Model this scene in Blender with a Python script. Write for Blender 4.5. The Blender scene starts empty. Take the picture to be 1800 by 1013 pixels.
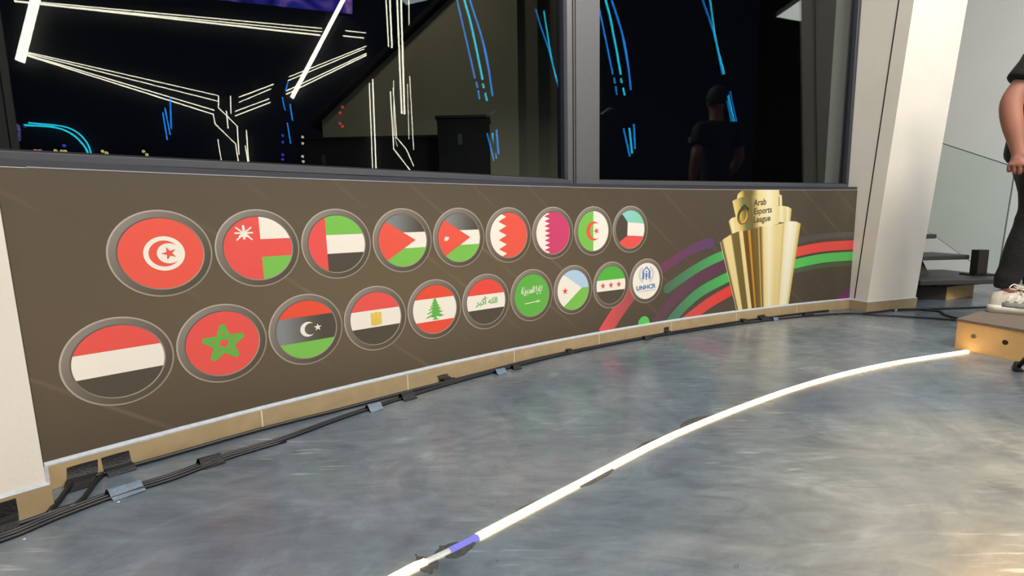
import bpy, bmesh, math, random
from mathutils import Vector, Matrix, Euler
random.seed(7)
scene = bpy.context.scene
COL = scene.collection
R2 = math.radians

# ------------------------------------------------------------------ camera
cam_d = bpy.data.cameras.new('camera')
cam_d.sensor_width = 36.0
cam_d.sensor_fit = 'HORIZONTAL'
cam_d.lens = 36.0 * 847.7 / 1800.0
cam_d.clip_start = 0.02
cam_d.clip_end = 100
cam = bpy.data.objects.new('camera', cam_d)
COL.objects.link(cam)
PITCH, ROLL = 0.1385, -0.02295
_F = Vector((0, math.cos(PITCH), -math.sin(PITCH)))
_U0 = Vector((0, math.sin(PITCH), math.cos(PITCH)))
_R0 = Vector((1, 0, 0))
_R = _R0 * math.cos(ROLL) + _U0 * math.sin(ROLL)
_U = -_R0 * math.sin(ROLL) + _U0 * math.cos(ROLL)
m = Matrix((( _R.x, _U.x, -_F.x, 0), (_R.y, _U.y, -_F.y, 0), (_R.z, _U.z, -_F.z, 0), (0, 0, 0, 1)))
m.translation = Vector((0, 0, 0.7443))
cam.matrix_world = m
scene.camera = cam

# ------------------------------------------------------------------ world, exposure, large lights
w = bpy.data.worlds.new('night')
scene.world = w
w.use_nodes = True
w.node_tree.nodes['Background'].inputs[0].default_value = (0.45, 0.6, 1.0, 1)
w.node_tree.nodes['Background'].inputs[1].default_value = 0.004
scene.view_settings.view_transform = 'Standard'
scene.view_settings.look = 'None'
scene.view_settings.exposure = 0.0
scene.view_settings.gamma = 1.0
scene.view_settings.use_curve_mapping = False

def area_light(name, loc, target, size, power, color, size_y=None):
    d = bpy.data.lights.new(name, 'AREA')
    d.energy = power
    d.color = color
    d.size = size
    if size_y:
        d.shape = 'RECTANGLE'
        d.size_y = size_y
    o = bpy.data.objects.new(name, d)
    COL.objects.link(o)
    o.location = loc
    o.rotation_euler = (Vector(target) - Vector(loc)).to_track_quat('-Z', 'Y').to_euler()
    return o
# cool ceiling panels over the floor by the windows, warm studio softbox behind the camera
area_light('ceiling_panel_light', (0.2, 0.4, 3.8), (0.2, 0.8, 0), 2.4, 60, (0.74, 0.87, 1.0), 2.4)
area_light('ceiling_panel_light', (3.4, 1.2, 3.9), (3.4, 1.6, 0), 2.0, 62, (0.84, 0.91, 1.0), 2.0)
area_light('studio_softbox_light', (2.5, -0.8, 4.75), (1.0, 3.0, 0.3), 1.7, 300, (1.0, 0.87, 0.69), 1.4)

# ------------------------------------------------------------------ helpers
def lin(c):
    r = []
    for v in c[:3]:
        v = v / 255.0
        r.append(v / 12.92 if v <= 0.04045 else ((v + 0.055) / 1.055) ** 2.4)
    return tuple(r) + (1.0,)
def sc(c, k):
    return (c[0] * k, c[1] * k, c[2] * k, 1.0)

def new_mat(name):
    mt = bpy.data.materials.new(name)
    mt.use_nodes = True
    nt = mt.node_tree
    return mt, nt, nt.nodes['Principled BSDF']

def mat(name, rgb, rough=0.5, metal=0.0, noise=0.0, nscale=20.0, bump=0.0, bscale=60.0, spec=0.5):
    mt, nt, b = new_mat(name)
    c = lin(rgb)
    b.inputs['Roughness'].default_value = rough
    b.inputs['Metallic'].default_value = metal
    b.inputs['Specular IOR Level'].default_value = spec
    b.inputs['Base Color'].default_value = c
    tc = nt.nodes.new('ShaderNodeTexCoord')
    if noise > 0:
        n = nt.nodes.new('ShaderNodeTexNoise')
        n.inputs['Scale'].default_value = nscale
        n.inputs['Detail'].default_value = 5
        nt.links.new(tc.outputs['Object'], n.inputs['Vector'])
        r = nt.nodes.new('ShaderNodeValToRGB')
        r.color_ramp.elements[0].position = 0.3
        r.color_ramp.elements[1].position = 0.7
        r.color_ramp.elements[0].color = sc(c, 1 - noise)
        r.color_ramp.elements[1].color = sc(c, 1 + noise)
        nt.links.new(n.outputs['Fac'], r.inputs['Fac'])
        nt.links.new(r.outputs['Color'], b.inputs['Base Color'])
    if bump > 0:
        n2 = nt.nodes.new('ShaderNodeTexNoise')
        n2.inputs['Scale'].default_value = bscale
        n2.inputs['Detail'].default_value = 4
        nt.links.new(tc.outputs['Object'], n2.inputs['Vector'])
        bp = nt.nodes.new('ShaderNodeBump')
        bp.inputs['Strength'].default_value = bump
        bp.inputs['Distance'].default_value = 0.01
        nt.links.new(n2.outputs['Fac'], bp.inputs['Height'])
        nt.links.new(bp.outputs['Normal'], b.inputs['Normal'])
    return mt

def emis(name, rgb, strength):
    mt = bpy.data.materials.new(name)
    mt.use_nodes = True
    nt = mt.node_tree
    nt.nodes.remove(nt.nodes['Principled BSDF'])
    e = nt.nodes.new('ShaderNodeEmission')
    e.inputs[0].default_value = (rgb[0], rgb[1], rgb[2], 1)
    e.inputs[1].default_value = strength
    nt.links.new(e.outputs[0], nt.nodes['Material Output'].inputs[0])
    return mt

def mobj(name, verts, faces, material, parent=None, smooth=False):
    me = bpy.data.meshes.new(name)
    me.from_pydata([tuple(v) for v in verts], [], faces)
    me.update()
    if smooth:
        for p in me.polygons:
            p.use_smooth = True
    if material:
        me.materials.append(material)
    o = bpy.data.objects.new(name, me)
    COL.objects.link(o)
    if parent:
        o.parent = parent
    return o

def bobj(name, bm, material, parent=None, smooth=False):
    me = bpy.data.meshes.new(name)
    bmesh.ops.recalc_face_normals(bm, faces=bm.faces)
    bm.to_mesh(me)
    bm.free()
    if smooth:
        for p in me.polygons:
            p.use_smooth = True
    if material:
        me.materials.append(material)
    o = bpy.data.objects.new(name, me)
    COL.objects.link(o)
    if parent:
        o.parent = parent
    return o

def tag(o, label=None, cat=None, group=None, kind=None):
    if label: o['label'] = label
    if cat: o['category'] = cat
    if group: o['group'] = group
    if kind: o['kind'] = kind
    return o

def empty(name, loc=(0, 0, 0)):
    o = bpy.data.objects.new(name, None)
    COL.objects.link(o)
    o.location = loc
    o.empty_display_size = 0.05
    return o

def child_at(o, parent):
    """parent a mesh given in world coordinates to an Empty that stands elsewhere"""
    o.parent = parent
    o.matrix_parent_inverse = Matrix.Translation(parent.location).inverted()
    return o

def bm_box(bm, x0, x1, y0, y1, z0, z1):
    v = [bm.verts.new(p) for p in ((x0, y0, z0), (x1, y0, z0), (x1, y1, z0), (x0, y1, z0), (x0, y0, z1), (x1, y0, z1), (x1, y1, z1), (x0, y1, z1))]
    for f in ((0, 3, 2, 1), (4, 5, 6, 7), (0, 1, 5, 4), (1, 2, 6, 5), (2, 3, 7, 6), (3, 0, 4, 7)):
        bm.faces.new([v[i] for i in f])
    return v

def bm_prism(bm, poly, z0, z1):
    """vertical prism over a plan polygon; z0/z1 numbers or per-vertex lists"""
    n = len(poly)
    za = z0 if isinstance(z0, (list, tuple)) else [z0] * n
    zb = z1 if isinstance(z1, (list, tuple)) else [z1] * n
    a = [bm.verts.new((p[0], p[1], za[i])) for i, p in enumerate(poly)]
    b = [bm.verts.new((p[0], p[1], zb[i])) for i, p in enumerate(poly)]
    bm.faces.new(a[::-1])
    bm.faces.new(b)
    for i in range(n):
        j = (i + 1) % n
        bm.faces.new((a[i], a[j], b[j], b[i]))
    return a, b

def bevel(bm, w, seg=2):
    bmesh.ops.bevel(bm, geom=list(bm.edges), offset=w, segments=seg, affect='EDGES', profile=0.5)

def frame_of(d):
    d = d.normalized()
    up = Vector((0, 0, 1)) if abs(d.z) < 0.95 else Vector((1, 0, 0))
    a = d.cross(up).normalized()
    return a, a.cross(d).normalized()

def bm_tube(bm, pts, rad, n=8, caps=True):
    pts = [Vector(p) for p in pts]
    rads = rad if isinstance(rad, (list, tuple)) else [rad] * len(pts)
    rings = []
    a = None
    for i, p in enumerate(pts):
        d = (pts[min(i + 1, len(pts) - 1)] - pts[max(i - 1, 0)])
        d.normalize()
        if a is None:
            a, b = frame_of(d)
        else:
            a = (a - d * a.dot(d)).normalized()
            b = a.cross(d).normalized()
        rings.append([bm.verts.new(p + (a * math.cos(2 * math.pi * k / n) + b * math.sin(2 * math.pi * k / n)) * rads[i]) for k in range(n)])
    for i in range(len(rings) - 1):
        for k in range(n):
            j = (k + 1) % n
            bm.faces.new((rings[i][k], rings[i][j], rings[i + 1][j], rings[i + 1][k]))
    if caps:
        bm.faces.new(rings[0][::-1])
        bm.faces.new(rings[-1])

def smooth_path(pts, n=8):
    """Catmull-Rom through the points"""
    P = [Vector(p) for p in pts]
    P = [P[0] * 2 - P[1]] + P + [P[-1] * 2 - P[-2]]
    out = []
    for i in range(1, len(P) - 2):
        for k in range(n):
            t = k / n
            out.append(0.5 * ((2 * P[i]) + (P[i + 1] - P[i - 1]) * t + (2 * P[i - 1] - 5 * P[i] + 4 * P[i + 1] - P[i + 2]) * t * t + (3 * P[i] - P[i - 1] - 3 * P[i + 1] + P[i + 2]) * t ** 3))
    out.append(P[-2])
    return out

# ------------------------------------------------------------------ the curved window wall: s runs along it, off is inwards
CX, CY, RW, S0 = 5.3418, -5.2772, 9.4008, -6.8844
def W(s, z, off=0.0):
    a = (s + S0) / RW
    return Vector((CX + (RW - off) * math.sin(a), CY + (RW - off) * math.cos(a), z))
GRID = 0.05
def s_steps(s0, s1):
    k0 = math.floor(s0 / GRID) + 1
    r = [s0]
    k = k0
    while k * GRID < s1 - 1e-6:
        if k * GRID > s0 + 1e-6:
            r.append(k * GRID)
        k += 1
    r.append(s1)
    return r
def bm_cbox(bm, s0, s1, z0, z1, o0, o1):
    """curved box on the wall; o0 outer (towards outside), o1 inner"""
    ss = s_steps(s0, s1)
    ring = []
    for s in ss:
        ring.append([bm.verts.new(W(s, z, o)) for (z, o) in ((z0, o0), (z0, o1), (z1, o1), (z1, o0))])
    for i in range(len(ring) - 1):
        for k in range(4):
            j = (k + 1) % 4
            bm.faces.new((ring[i][k], ring[i][j], ring[i + 1][j], ring[i + 1][k]))
    bm.faces.new(ring[0][::-1])
    bm.faces.new(ring[-1])

# positions measured in metres: banner print (s, z) along the wall; LED lines, lamps and far things (x, y, z)
D = {'tiers': {'crown': ([(2.9683, 0.8638), (2.9756, 0.889), (3.006, 0.9088), (3.0346, 0.9162), (3.1044, 0.9183), (3.1684, 0.9194), (3.2651, 0.9206), (3.3668, 0.9209), (3.3737, 0.8796)], [(2.982, 0.8439), (3.0007, 0.8484), (3.0258, 0.8528), (3.0509, 0.8573), (3.108, 0.8617), (3.1717, 0.8689), (3.2685, 0.8723), (3.3531, 0.8749), (3.3771, 0.8701)]), 'back_right': ([(3.3719, 0.8871), (3.3853, 0.8833), (3.3977, 0.8757)], [(3.3794, 0.785), (3.3939, 0.7849), (3.4084, 0.7847)]), 'side_right': ([(3.3624, 0.8023), (3.3975, 0.8067), (3.4307, 0.8044), (3.4642, 0.7983), (3.4998, 0.7835)], [(3.3745, 0.6899), (3.4063, 0.6892), (3.4395, 0.6885), (3.47, 0.6878), (3.4931, 0.6824)]), 'side_left': ([(2.8991, 0.7077), (2.9194, 0.7254), (2.9441, 0.734), (2.9756, 0.7353)], [(2.9341, 0.6195), (2.9504, 0.6226), (2.9691, 0.6276), (3.0005, 0.634)]), 'sign': ([(2.9255, 0.8424), (2.9686, 0.8584), (3.0185, 0.8691), (3.0943, 0.8772), (3.1707, 0.8836), (3.2738, 0.8891), (3.3651, 0.8909)], [(3.0008, 0.6293), (3.0353, 0.6283), (3.0736, 0.6318), (3.1345, 0.6468), (3.1959, 0.6583), (3.2896, 0.6634), (3.3805, 0.6802)]), 'centre': ([(3.0296, 0.6386), (3.0513, 0.6399), (3.073, 0.6411), (3.096, 0.6432), (3.1113, 0.6456), (3.1445, 0.6521), (3.1725, 0.6589), (3.1853, 0.6623), (3.1982, 0.6638), (3.2306, 0.6649), (3.2893, 0.6672), (3.3546, 0.6732), (3.4069, 0.6815), (3.4461, 0.6883)], [(3.1517, 0.0833), (3.1609, 0.0844), (3.1754, 0.085), (3.1925, 0.0854), (3.2031, 0.0855), (3.223, 0.0856), (3.239, 0.0852), (3.251, 0.0851), (3.2616, 0.0851), (3.279, 0.0846), (3.3232, 0.0837), (3.3703, 0.0826), (3.4108, 0.0811), (3.4284, 0.0806)]), 'front_right': ([(3.4328, 0.6886), (3.4536, 0.6939), (3.4987, 0.6959), (3.5524, 0.6918), (3.5966, 0.6752)], [(3.4203, 0.0803), (3.4352, 0.08), (3.465, 0.0795), (3.4949, 0.079), (3.5221, 0.0788)]), 'front_left': ([(2.825, 0.5688), (2.8334, 0.5748), (2.8577, 0.5893), (2.9191, 0.6163), (2.934, 0.6213), (2.994, 0.6369), (3.0029, 0.6376), (3.0346, 0.6403)], [(3.005, 0.0855), (3.0127, 0.0857), (3.0296, 0.086), (3.0597, 0.0851), (3.0675, 0.0853), (3.1147, 0.0848), (3.1226, 0.085), (3.1542, 0.085)])}, 'bands': {'purple_top': [(2.2815, 0.406), (2.3415, 0.4351), (2.4225, 0.4726), (2.5461, 0.5223), (2.6581, 0.5556), (2.7468, 0.5676)], 'green_top': [(2.3635, 0.2914), (2.4823, 0.3467), (2.6216, 0.4049), (2.7638, 0.4546), (2.9091, 0.49)], 'purple_mid': [(2.2695, 0.0754), (2.3094, 0.1171), (2.39, 0.1891), (2.5131, 0.2714), (2.6528, 0.3447), (2.9126, 0.4248)], 'green_mid': [(2.3801, 0.0568), (2.4345, 0.103), (2.5448, 0.1811), (2.6856, 0.2537), (2.9178, 0.3284)], 'red_low': [(2.4931, 0.038), (2.6054, 0.0949), (2.7482, 0.1617), (2.9825, 0.2441)], 'red_left': [(1.8413, 0.0622), (1.8907, 0.1182), (1.9528, 0.186), (2.0283, 0.2595), (2.1176, 0.3325)], 'grey_right': [(3.5187, 0.5389), (3.7534, 0.5714), (3.9925, 0.5804), (4.1617, 0.5789)], 'red_right': [(3.5247, 0.4613), (3.6814, 0.4826), (3.8398, 0.4963), (4.0002, 0.4998), (4.1696, 0.4996)], 'green_right': [(3.5313, 0.3773), (3.6886, 0.3963), (3.8475, 0.4101), (4.0083, 0.4137), (4.1782, 0.4136)], 'shade_right': [(3.5352, 0.3268), (3.693, 0.3439), (3.8526, 0.3534), (4.0137, 0.3563), (4.1841, 0.3542)]}, 'bandw': {'purple_top': 0.0632, 'green_top': 0.0642, 'purple_mid': 0.084, 'green_mid': 0.077, 'red_low': 0.0797, 'red_left': 0.1124, 'grey_right': 0.0416, 'red_right': 0.0707, 'green_right': 0.0688, 'shade_right': 0.0339}, 'green_blob': ([(2.1684, 0.0858)],), 'corner': [(3.9832, 0.0741), (4.0369, 0.11), (4.0984, 0.1495), (4.168, 0.1888), (4.1715, 0.0695)], 'text': [(3.1296, 0.8102), (3.2502, 0.8201), (3.1365, 0.7505), (3.3338, 0.764), (3.1371, 0.6928), (3.3347, 0.7084), (3.0289, 0.7415)], 'led': [([(3.987, -6.249, 3.457), (4.162, -5.998, 4.422), (4.214, -5.924, 4.707)], 0.0594, 'tube', 'tube'), ([(6.259, -3.004, 3.2), (6.873, -2.127, 5.126), (6.991, -1.959, 5.492)], 0.041, 'tube', 'tube'), ([(4.193, -5.955, 4.395), (6.627, -2.479, 4.545)], 0.0086, 'thin', 'top'), ([(4.191, -5.958, 4.369), (6.624, -2.482, 4.482)], 0.0086, 'thin', 'top'), ([(4.012, -6.213, 4.366), (6.604, -2.512, 4.414)], 0.014, 'thin', 'top'), ([(6.875, -2.124, 4.558), (7.101, -1.802, 4.565)], 0.0086, 'thin', 'stub'), ([(6.847, -2.164, 4.456), (7.078, -1.834, 4.462)], 0.0108, 'thin', 'stub'), ([(4.018, -6.204, 3.618), (5.546, -4.023, 3.145)], 0.0086, 'thin', 'fall'), ([(4.017, -6.206, 3.601), (5.54, -4.03, 3.044)], 0.0086, 'thin', 'fall'), ([(4.015, -6.208, 3.583), (5.5, -4.087, 2.879)], 0.0097, 'thin', 'fall'), ([(4.034, -6.182, 3.561), (5.486, -4.108, 2.807)], 0.0108, 'thin', 'fall'), ([(5.551, -4.015, 3.146), (5.539, -4.032, 2.924), (5.606, -3.937, 2.8), (5.697, -3.806, 2.615), (5.687, -3.821, 2.097)], 0.0097, 'thin', 'junction'), ([(5.486, -4.108, 2.807), (5.493, -4.098, 2.637), (5.665, -3.853, 2.293), (5.675, -3.839, 1.96)], 0.0097, 'thin', 'junction'), ([(5.661, -3.858, 3.151), (5.65, -3.874, 2.836)], 0.0097, 'thin', 'junction'), ([(5.61, -3.931, 2.882), (5.609, -3.932, 2.566)], 0.0097, 'thin', 'junction'), ([(5.504, -4.082, 2.363), (5.515, -4.066, 1.974)], 0.0086, 'thin', 'junction'), ([(5.78, -3.688, 2.551), (5.772, -3.699, 1.954)], 0.0108, 'thin', 'junction'), ([(5.755, -3.723, 2.268), (5.767, -3.707, 1.954)], 0.0097, 'thin', 'junction'), ([(5.74, -3.745, 3.141), (6.087, -3.249, 3.426)], 0.0097, 'thin', 'rise'), ([(5.735, -3.752, 3.049), (6.061, -3.287, 3.34)], 0.0076, 'thin', 'rise'), ([(5.689, -3.817, 2.881), (6.029, -3.332, 3.149)], 0.0086, 'thin', 'rise'), ([(5.685, -3.823, 2.799), (6.038, -3.32, 3.088)], 0.0097, 'thin', 'rise'), ([(6.247, -3.02, 3.586), (7.098, -1.805, 4.315)], 0.0086, 'thin', 'rise2'), ([(6.233, -3.042, 3.511), (7.071, -1.845, 4.255)], 0.0086, 'thin', 'rise2'), ([(6.207, -3.079, 3.319), (7.093, -1.813, 4.172)], 0.0097, 'thin', 'rise2'), ([(6.204, -3.083, 3.256), (7.092, -1.814, 4.139)], 0.0108, 'thin', 'rise2'), ([(4.714, -0.241, 4.238), (4.715, -0.24, 3.386)], 0.0094, 'thin', 'drop'), ([(4.748, -0.193, 4.248), (4.744, -0.199, 3.376)], 0.0122, 'thin', 'drop'), ([(4.811, -0.103, 4.265), (4.798, -0.122, 2.423)], 0.0122, 'thin', 'drop'), ([(4.845, -0.054, 4.275), (4.823, -0.087, 2.417)], 0.0137, 'thin', 'drop'), ([(4.914, 0.044, 4.294), (4.902, 0.028, 3.735)], 0.0065, 'thin', 'drop'), ([(7.105, -1.796, 3.602), (7.084, -1.826, 1.886)], 0.0108, 'thin', 'low'), ([(7.147, -1.736, 3.686), (7.124, -1.769, 1.888)], 0.0151, 'thin', 'low'), ([(4.708, -0.249, 2.738), (4.711, -0.246, 1.888), (4.848, -0.05, 1.566)], 0.0086, 'thin', 'low'), ([(4.735, -0.212, 2.792), (4.741, -0.203, 2.061), (4.822, -0.088, 1.895), (4.881, -0.003, 1.637)], 0.0072, 'thin', 'low'), ([(4.885, 0.003, 2.99), (4.888, 0.007, 1.891)], 0.0058, 'thin', 'low'), ([(4.861, -0.031, 2.869), (4.852, -0.045, 2.044)], 0.0043, 'thin', 'low'), ([(5.12, -4.63, 3.068), (5.098, -4.662, 2.519)], 0.0119, 'blue', 'bluel'), ([(5.065, -4.709, 2.867), (5.082, -4.685, 2.41)], 0.0108, 'blue', 'bluel'), ([(5.041, -4.743, 2.787), (5.052, -4.727, 2.319)], 0.0108, 'blue', 'bluel'), ([(6.161, -3.143, 3.198), (6.179, -3.118, 2.958)], 0.0108, 'blue', 'bluem'), ([(6.232, -3.043, 3.49), (6.201, -3.087, 3.318)], 0.0108, 'blue', 'bluem'), ([(6.236, -3.037, 3.081), (6.245, -3.023, 2.774)], 0.013, 'blue', 'bluem'), ([(6.191, -3.101, 2.726), (6.208, -3.077, 2.332)], 0.0108, 'blue', 'bluem'), ([(3.94, -6.315, 2.467), (4.17, -5.988, 2.452), (4.294, -5.81, 2.344), (4.369, -5.703, 2.164), (4.394, -5.667, 2.015)], 0.0151, 'cyan', 'arc'), ([(3.979, -6.259, 2.506), (4.222, -5.913, 2.475), (4.331, -5.757, 2.384), (4.398, -5.662, 2.203), (4.416, -5.635, 2.016)], 0.013, 'cyan', 'arc'), ([(2.889, 1.387, 3.264), (2.901, 1.409, 3.116), (2.942, 1.486, 2.714), (2.981, 1.559, 2.325)], 0.0062, 'blue', 'x'), ([(2.986, 1.57, 2.288), (2.992, 1.581, 2.227)], 0.0062, 'blue', 'x'), ([(2.995, 1.587, 2.196), (3.002, 1.598, 2.105)], 0.0062, 'blue', 'x'), ([(2.924, 1.452, 3.254), (2.941, 1.485, 3.106), (2.965, 1.529, 2.926), (2.994, 1.584, 2.626), (3.021, 1.635, 2.318)], 0.0087, 'cyan', 'x'), ([(3.021, 1.635, 2.276), (3.027, 1.646, 2.227)], 0.0074, 'cyan', 'x'), ([(3.033, 1.657, 2.177), (3.042, 1.674, 2.092)], 0.0074, 'cyan', 'x'), ([(2.952, 1.506, 3.247), (2.973, 1.544, 3.097), (3.019, 1.631, 2.796), (3.049, 1.687, 2.532), (3.073, 1.733, 2.146)], 0.0068, 'blue', 'x'), ([(3.028, 1.648, 2.724), (3.055, 1.698, 2.436), (3.067, 1.721, 2.255)], 0.0068, 'blue', 'x'), ([(3.038, 1.666, 1.739), (3.071, 1.729, 1.432)], 0.0062, 'blue', 'x'), ([(3.067, 1.721, 1.741), (3.083, 1.751, 1.462)], 0.0081, 'cyan', 'x'), ([(3.09, 1.764, 1.781), (3.097, 1.778, 1.509)], 0.0074, 'blue', 'x'), ([(3.936, 2.114, 3.369), (3.949, 2.16, 3.207), (3.983, 2.289, 2.813), (4.011, 2.391, 2.357)], 0.0034, 'blue', 'y'), ([(3.963, 2.214, 3.346), (3.969, 2.237, 3.19), (3.988, 2.309, 2.748), (4.015, 2.408, 2.36)], 0.0048, 'cyan', 'y'), ([(4.024, 2.44, 2.1), (4.052, 2.545, 1.6)], 0.0029, 'blue', 'y'), ([(4.028, 2.457, 2.116), (4.057, 2.566, 1.643)], 0.0038, 'cyan', 'y'), ([(4.032, 2.473, 2.164), (4.058, 2.569, 1.725)], 0.0026, 'blue', 'y'), ([(7.39, -1.389, 3.694), (7.362, -1.428, 2.67), (7.391, -1.388, 2.368)], 0.006, 'thin', 'frame')], 'dots': [((4.082, -5.939, 2.062), 'y'), ((4.127, -5.874, 2.056), 'y'), ((4.153, -5.838, 2.057), 'y'), ((4.44, -5.428, 2.075), 'y'), ((4.469, -5.386, 2.048), 'y'), ((4.769, -4.957, 2.095), 'y'), ((4.794, -4.922, 2.038), 'y'), ((3.937, -6.146, 2.053), 'o'), ((3.969, -6.099, 2.055), 'p'), ((4.15, -5.841, 2.149), 'b'), ((6.053, -3.123, 2.47), 'b'), ((6.047, -3.132, 2.343), 'b'), ((6.037, -3.147, 2.108), 'b'), ((6.033, -3.153, 2.022), 'b'), ((6.254, -2.836, 2.455), 'w'), ((6.249, -2.844, 2.336), 'w'), ((6.238, -2.859, 2.087), 'w'), ((6.24, -2.857, 1.989), 'w'), ((6.701, -2.199, 3.073), 'r'), ((6.672, -2.24, 2.96), 'r'), ((6.663, -2.252, 2.752), 'r'), ((6.686, -2.219, 2.699), 'r')], 'screen': [(5.638, -3.925, 4.809), (6.986, -2.001, 4.895), (7.007, -1.97, 5.458), (5.666, -3.886, 5.32)], 'oval': [(3.672, -6.262, 2.587), (3.776, -6.114, 2.407), (3.759, -6.139, 2.161), (3.651, -6.292, 2.084)], 'clight': [(5.368, 2.58, 3.3), (5.014, 2.941, 3.3), (5.334, 3.263, 3.3), (5.785, 2.791, 3.3), (5.818, 2.798, 3.3), (5.611, 3.091, 3.3), (5.678, 3.087, 3.3), (5.914, 2.84, 3.3)], 'annex': [(-2.31, 7.0, 2.444), (-1.562, 7.0, 3.099), (-1.317, 7.0, 3.299), (-0.676, 7.0, 3.806), (-0.439, 7.0, 4.0), (0.157, 7.0, 3.987), (0.44, 7.0, 3.981), (0.861, 7.0, 3.972), (0.843, 7.0, 1.194), (0.397, 7.0, 1.204), (0.098, 7.0, 1.21), (-2.395, 7.0, 1.267)], 'case': [(-0.825, 6.0, 1.98), (-0.226, 6.0, 1.94), (-0.25, 6.0, 1.151), (-0.86, 6.0, 1.165)], 'lowmass': [(-2.398, 6.3, 1.833), (-0.877, 6.3, 1.779), (-0.903, 6.3, 1.186), (-2.446, 6.3, 1.221)]}

# ------------------------------------------------------------------ materials
M = {}
M['white_paint'] = mat('white_paint', (232, 228, 222), 0.55, noise=0.03, nscale=6, bump=0.05, bscale=90)
M['column_paint'] = mat('column_paint', (238, 232, 222), 0.5, noise=0.025, nscale=4, bump=0.06, bscale=70)
M['bead_paint'] = mat('bead_paint', (182, 190, 200), 0.6, noise=0.10, nscale=60, bump=0.25, bscale=120)
M['grout'] = mat('grout', (226, 214, 186), 0.8, noise=0.08, nscale=80)
M['tile'] = mat('tile', (172, 152, 118), 0.35, noise=0.08, nscale=14, bump=0.04, bscale=200)
M['frame'] = mat('frame', (74, 76, 84), 0.4, noise=0.04, nscale=30)
M['frame_dark'] = mat('frame_dark', (52, 54, 64), 0.45, noise=0.05, nscale=30)
M['mullion'] = mat('mullion', (86, 85, 89), 0.4, noise=0.03, nscale=20)
M['joint'] = mat('joint', (38, 38, 36), 0.9, noise=0.1)
M['dark_room'] = mat('dark_room', (34, 34, 36), 0.85, noise=0.15, nscale=3)
M['ceiling'] = mat('ceiling', (46, 46, 48), 0.9, noise=0.1, nscale=2)
M['grey_wall'] = mat('grey_wall', (150, 148, 145), 0.8, noise=0.04, nscale=2)
M['wall_light'] = mat('wall_light', (232, 237, 239), 0.6, noise=0.02, nscale=3, bump=0.03, bscale=60)
M['asphalt'] = mat('asphalt', (30, 30, 32), 0.95, noise=0.2, nscale=8)
M['black_rubber'] = mat('black_rubber', (20, 22, 26), 0.45, noise=0.15, nscale=60)
M['black_tape'] = mat('black_tape', (24, 24, 26), 0.55, noise=0.2, nscale=80, bump=0.3, bscale=150)
M['grey_tape'] = mat('grey_tape', (104, 122, 138), 0.4, noise=0.12, nscale=60, bump=0.3, bscale=150)
M['paper'] = mat('paper', (230, 230, 228), 0.7, noise=0.05)
M['black_metal'] = mat('black_metal', (30, 30, 32), 0.4, metal=0.3, noise=0.1, nscale=30)
M['tread'] = mat('tread', (62, 64, 64), 0.45, noise=0.12, nscale=25)
M['steel_dark'] = mat('steel_dark', (44, 40, 36), 0.5, noise=0.15, nscale=20)
M['ply'] = mat('ply', (218, 178, 120), 0.55, noise=0.10, nscale=9, bump=0.05, bscale=40)
M['ply_light'] = mat('ply_light', (190, 160, 110), 0.6, noise=0.10, nscale=14)
M['deck'] = mat('deck', (112, 98, 88), 0.6, noise=0.12, nscale=30, bump=0.1, bscale=120)
M['bolt'] = mat('bolt', (150, 130, 95), 0.4, metal=0.6)
M['hole'] = mat('hole', (28, 20, 12), 0.8)
M['tube_off'] = mat('tube_off', (196, 200, 196), 0.35, noise=0.08, nscale=60)
M['mortar'] = mat('mortar', (64, 66, 66), 0.9, noise=0.3, nscale=120, bump=0.4, bscale=150)
M['skin'] = mat('skin', (168, 114, 95), 0.5, noise=0.06, nscale=18, bump=0.05, bscale=120)
M['shirt'] = mat('shirt', (17, 17, 18), 0.85, noise=0.15, nscale=40, bump=0.1, bscale=30)
M['denim'] = mat('denim', (24, 24, 25), 0.85, noise=0.25, nscale=30, bump=0.35, bscale=45)
M['shoe'] = mat('shoe', (214, 206, 192), 0.6, noise=0.06, nscale=40)
M['shoe_mesh'] = mat('shoe_mesh', (150, 150, 146), 0.8, noise=0.1, nscale=150, bump=0.2, bscale=250)
M['sole'] = mat('sole', (232, 228, 218), 0.5, noise=0.03)
M['hair'] = mat('hair', (22, 18, 15), 0.7, noise=0.3, nscale=60, bump=0.4, bscale=90)
M['eye'] = mat('eye', (235, 232, 228), 0.2)
M['iris'] = mat('iris', (40, 25, 15), 0.2)
M['sleeve_print'] = mat('sleeve_print', (190, 120, 125), 0.7, noise=0.35, nscale=160)
M['sleeve_print_pale'] = mat('sleeve_print_pale', (205, 200, 200), 0.7, noise=0.1, nscale=100)
M['led_white'] = emis('led_white', (1.0, 0.93, 0.72), 25.0)
M['led_tube'] = emis('led_tube', (1.0, 0.94, 0.78), 30.0)
M['led_blue'] = emis('led_blue', (0.02, 0.30, 1.0), 17.0)
M['led_cyan'] = emis('led_cyan', (0.02, 0.75, 1.0), 17.0)
M['strip_on'] = emis('strip_on', (1.0, 0.68, 0.32), 14.0)
M['strip_blue'] = emis('strip_blue', (0.30, 0.29, 0.95), 0.95)
M['lamp_panel'] = emis('lamp_panel', (0.93, 1.0, 0.9), 5.0)
for k, c_ in dict(y=(1, .85, .3), o=(1, .55, .2), p=(1, .3, .9), b=(.05, .1, 1), w=(1, .9, .6), r=(1, .03, .05)).items():
    M['dot_' + k] = emis('indicator_' + k, c_, 10.0)

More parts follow.
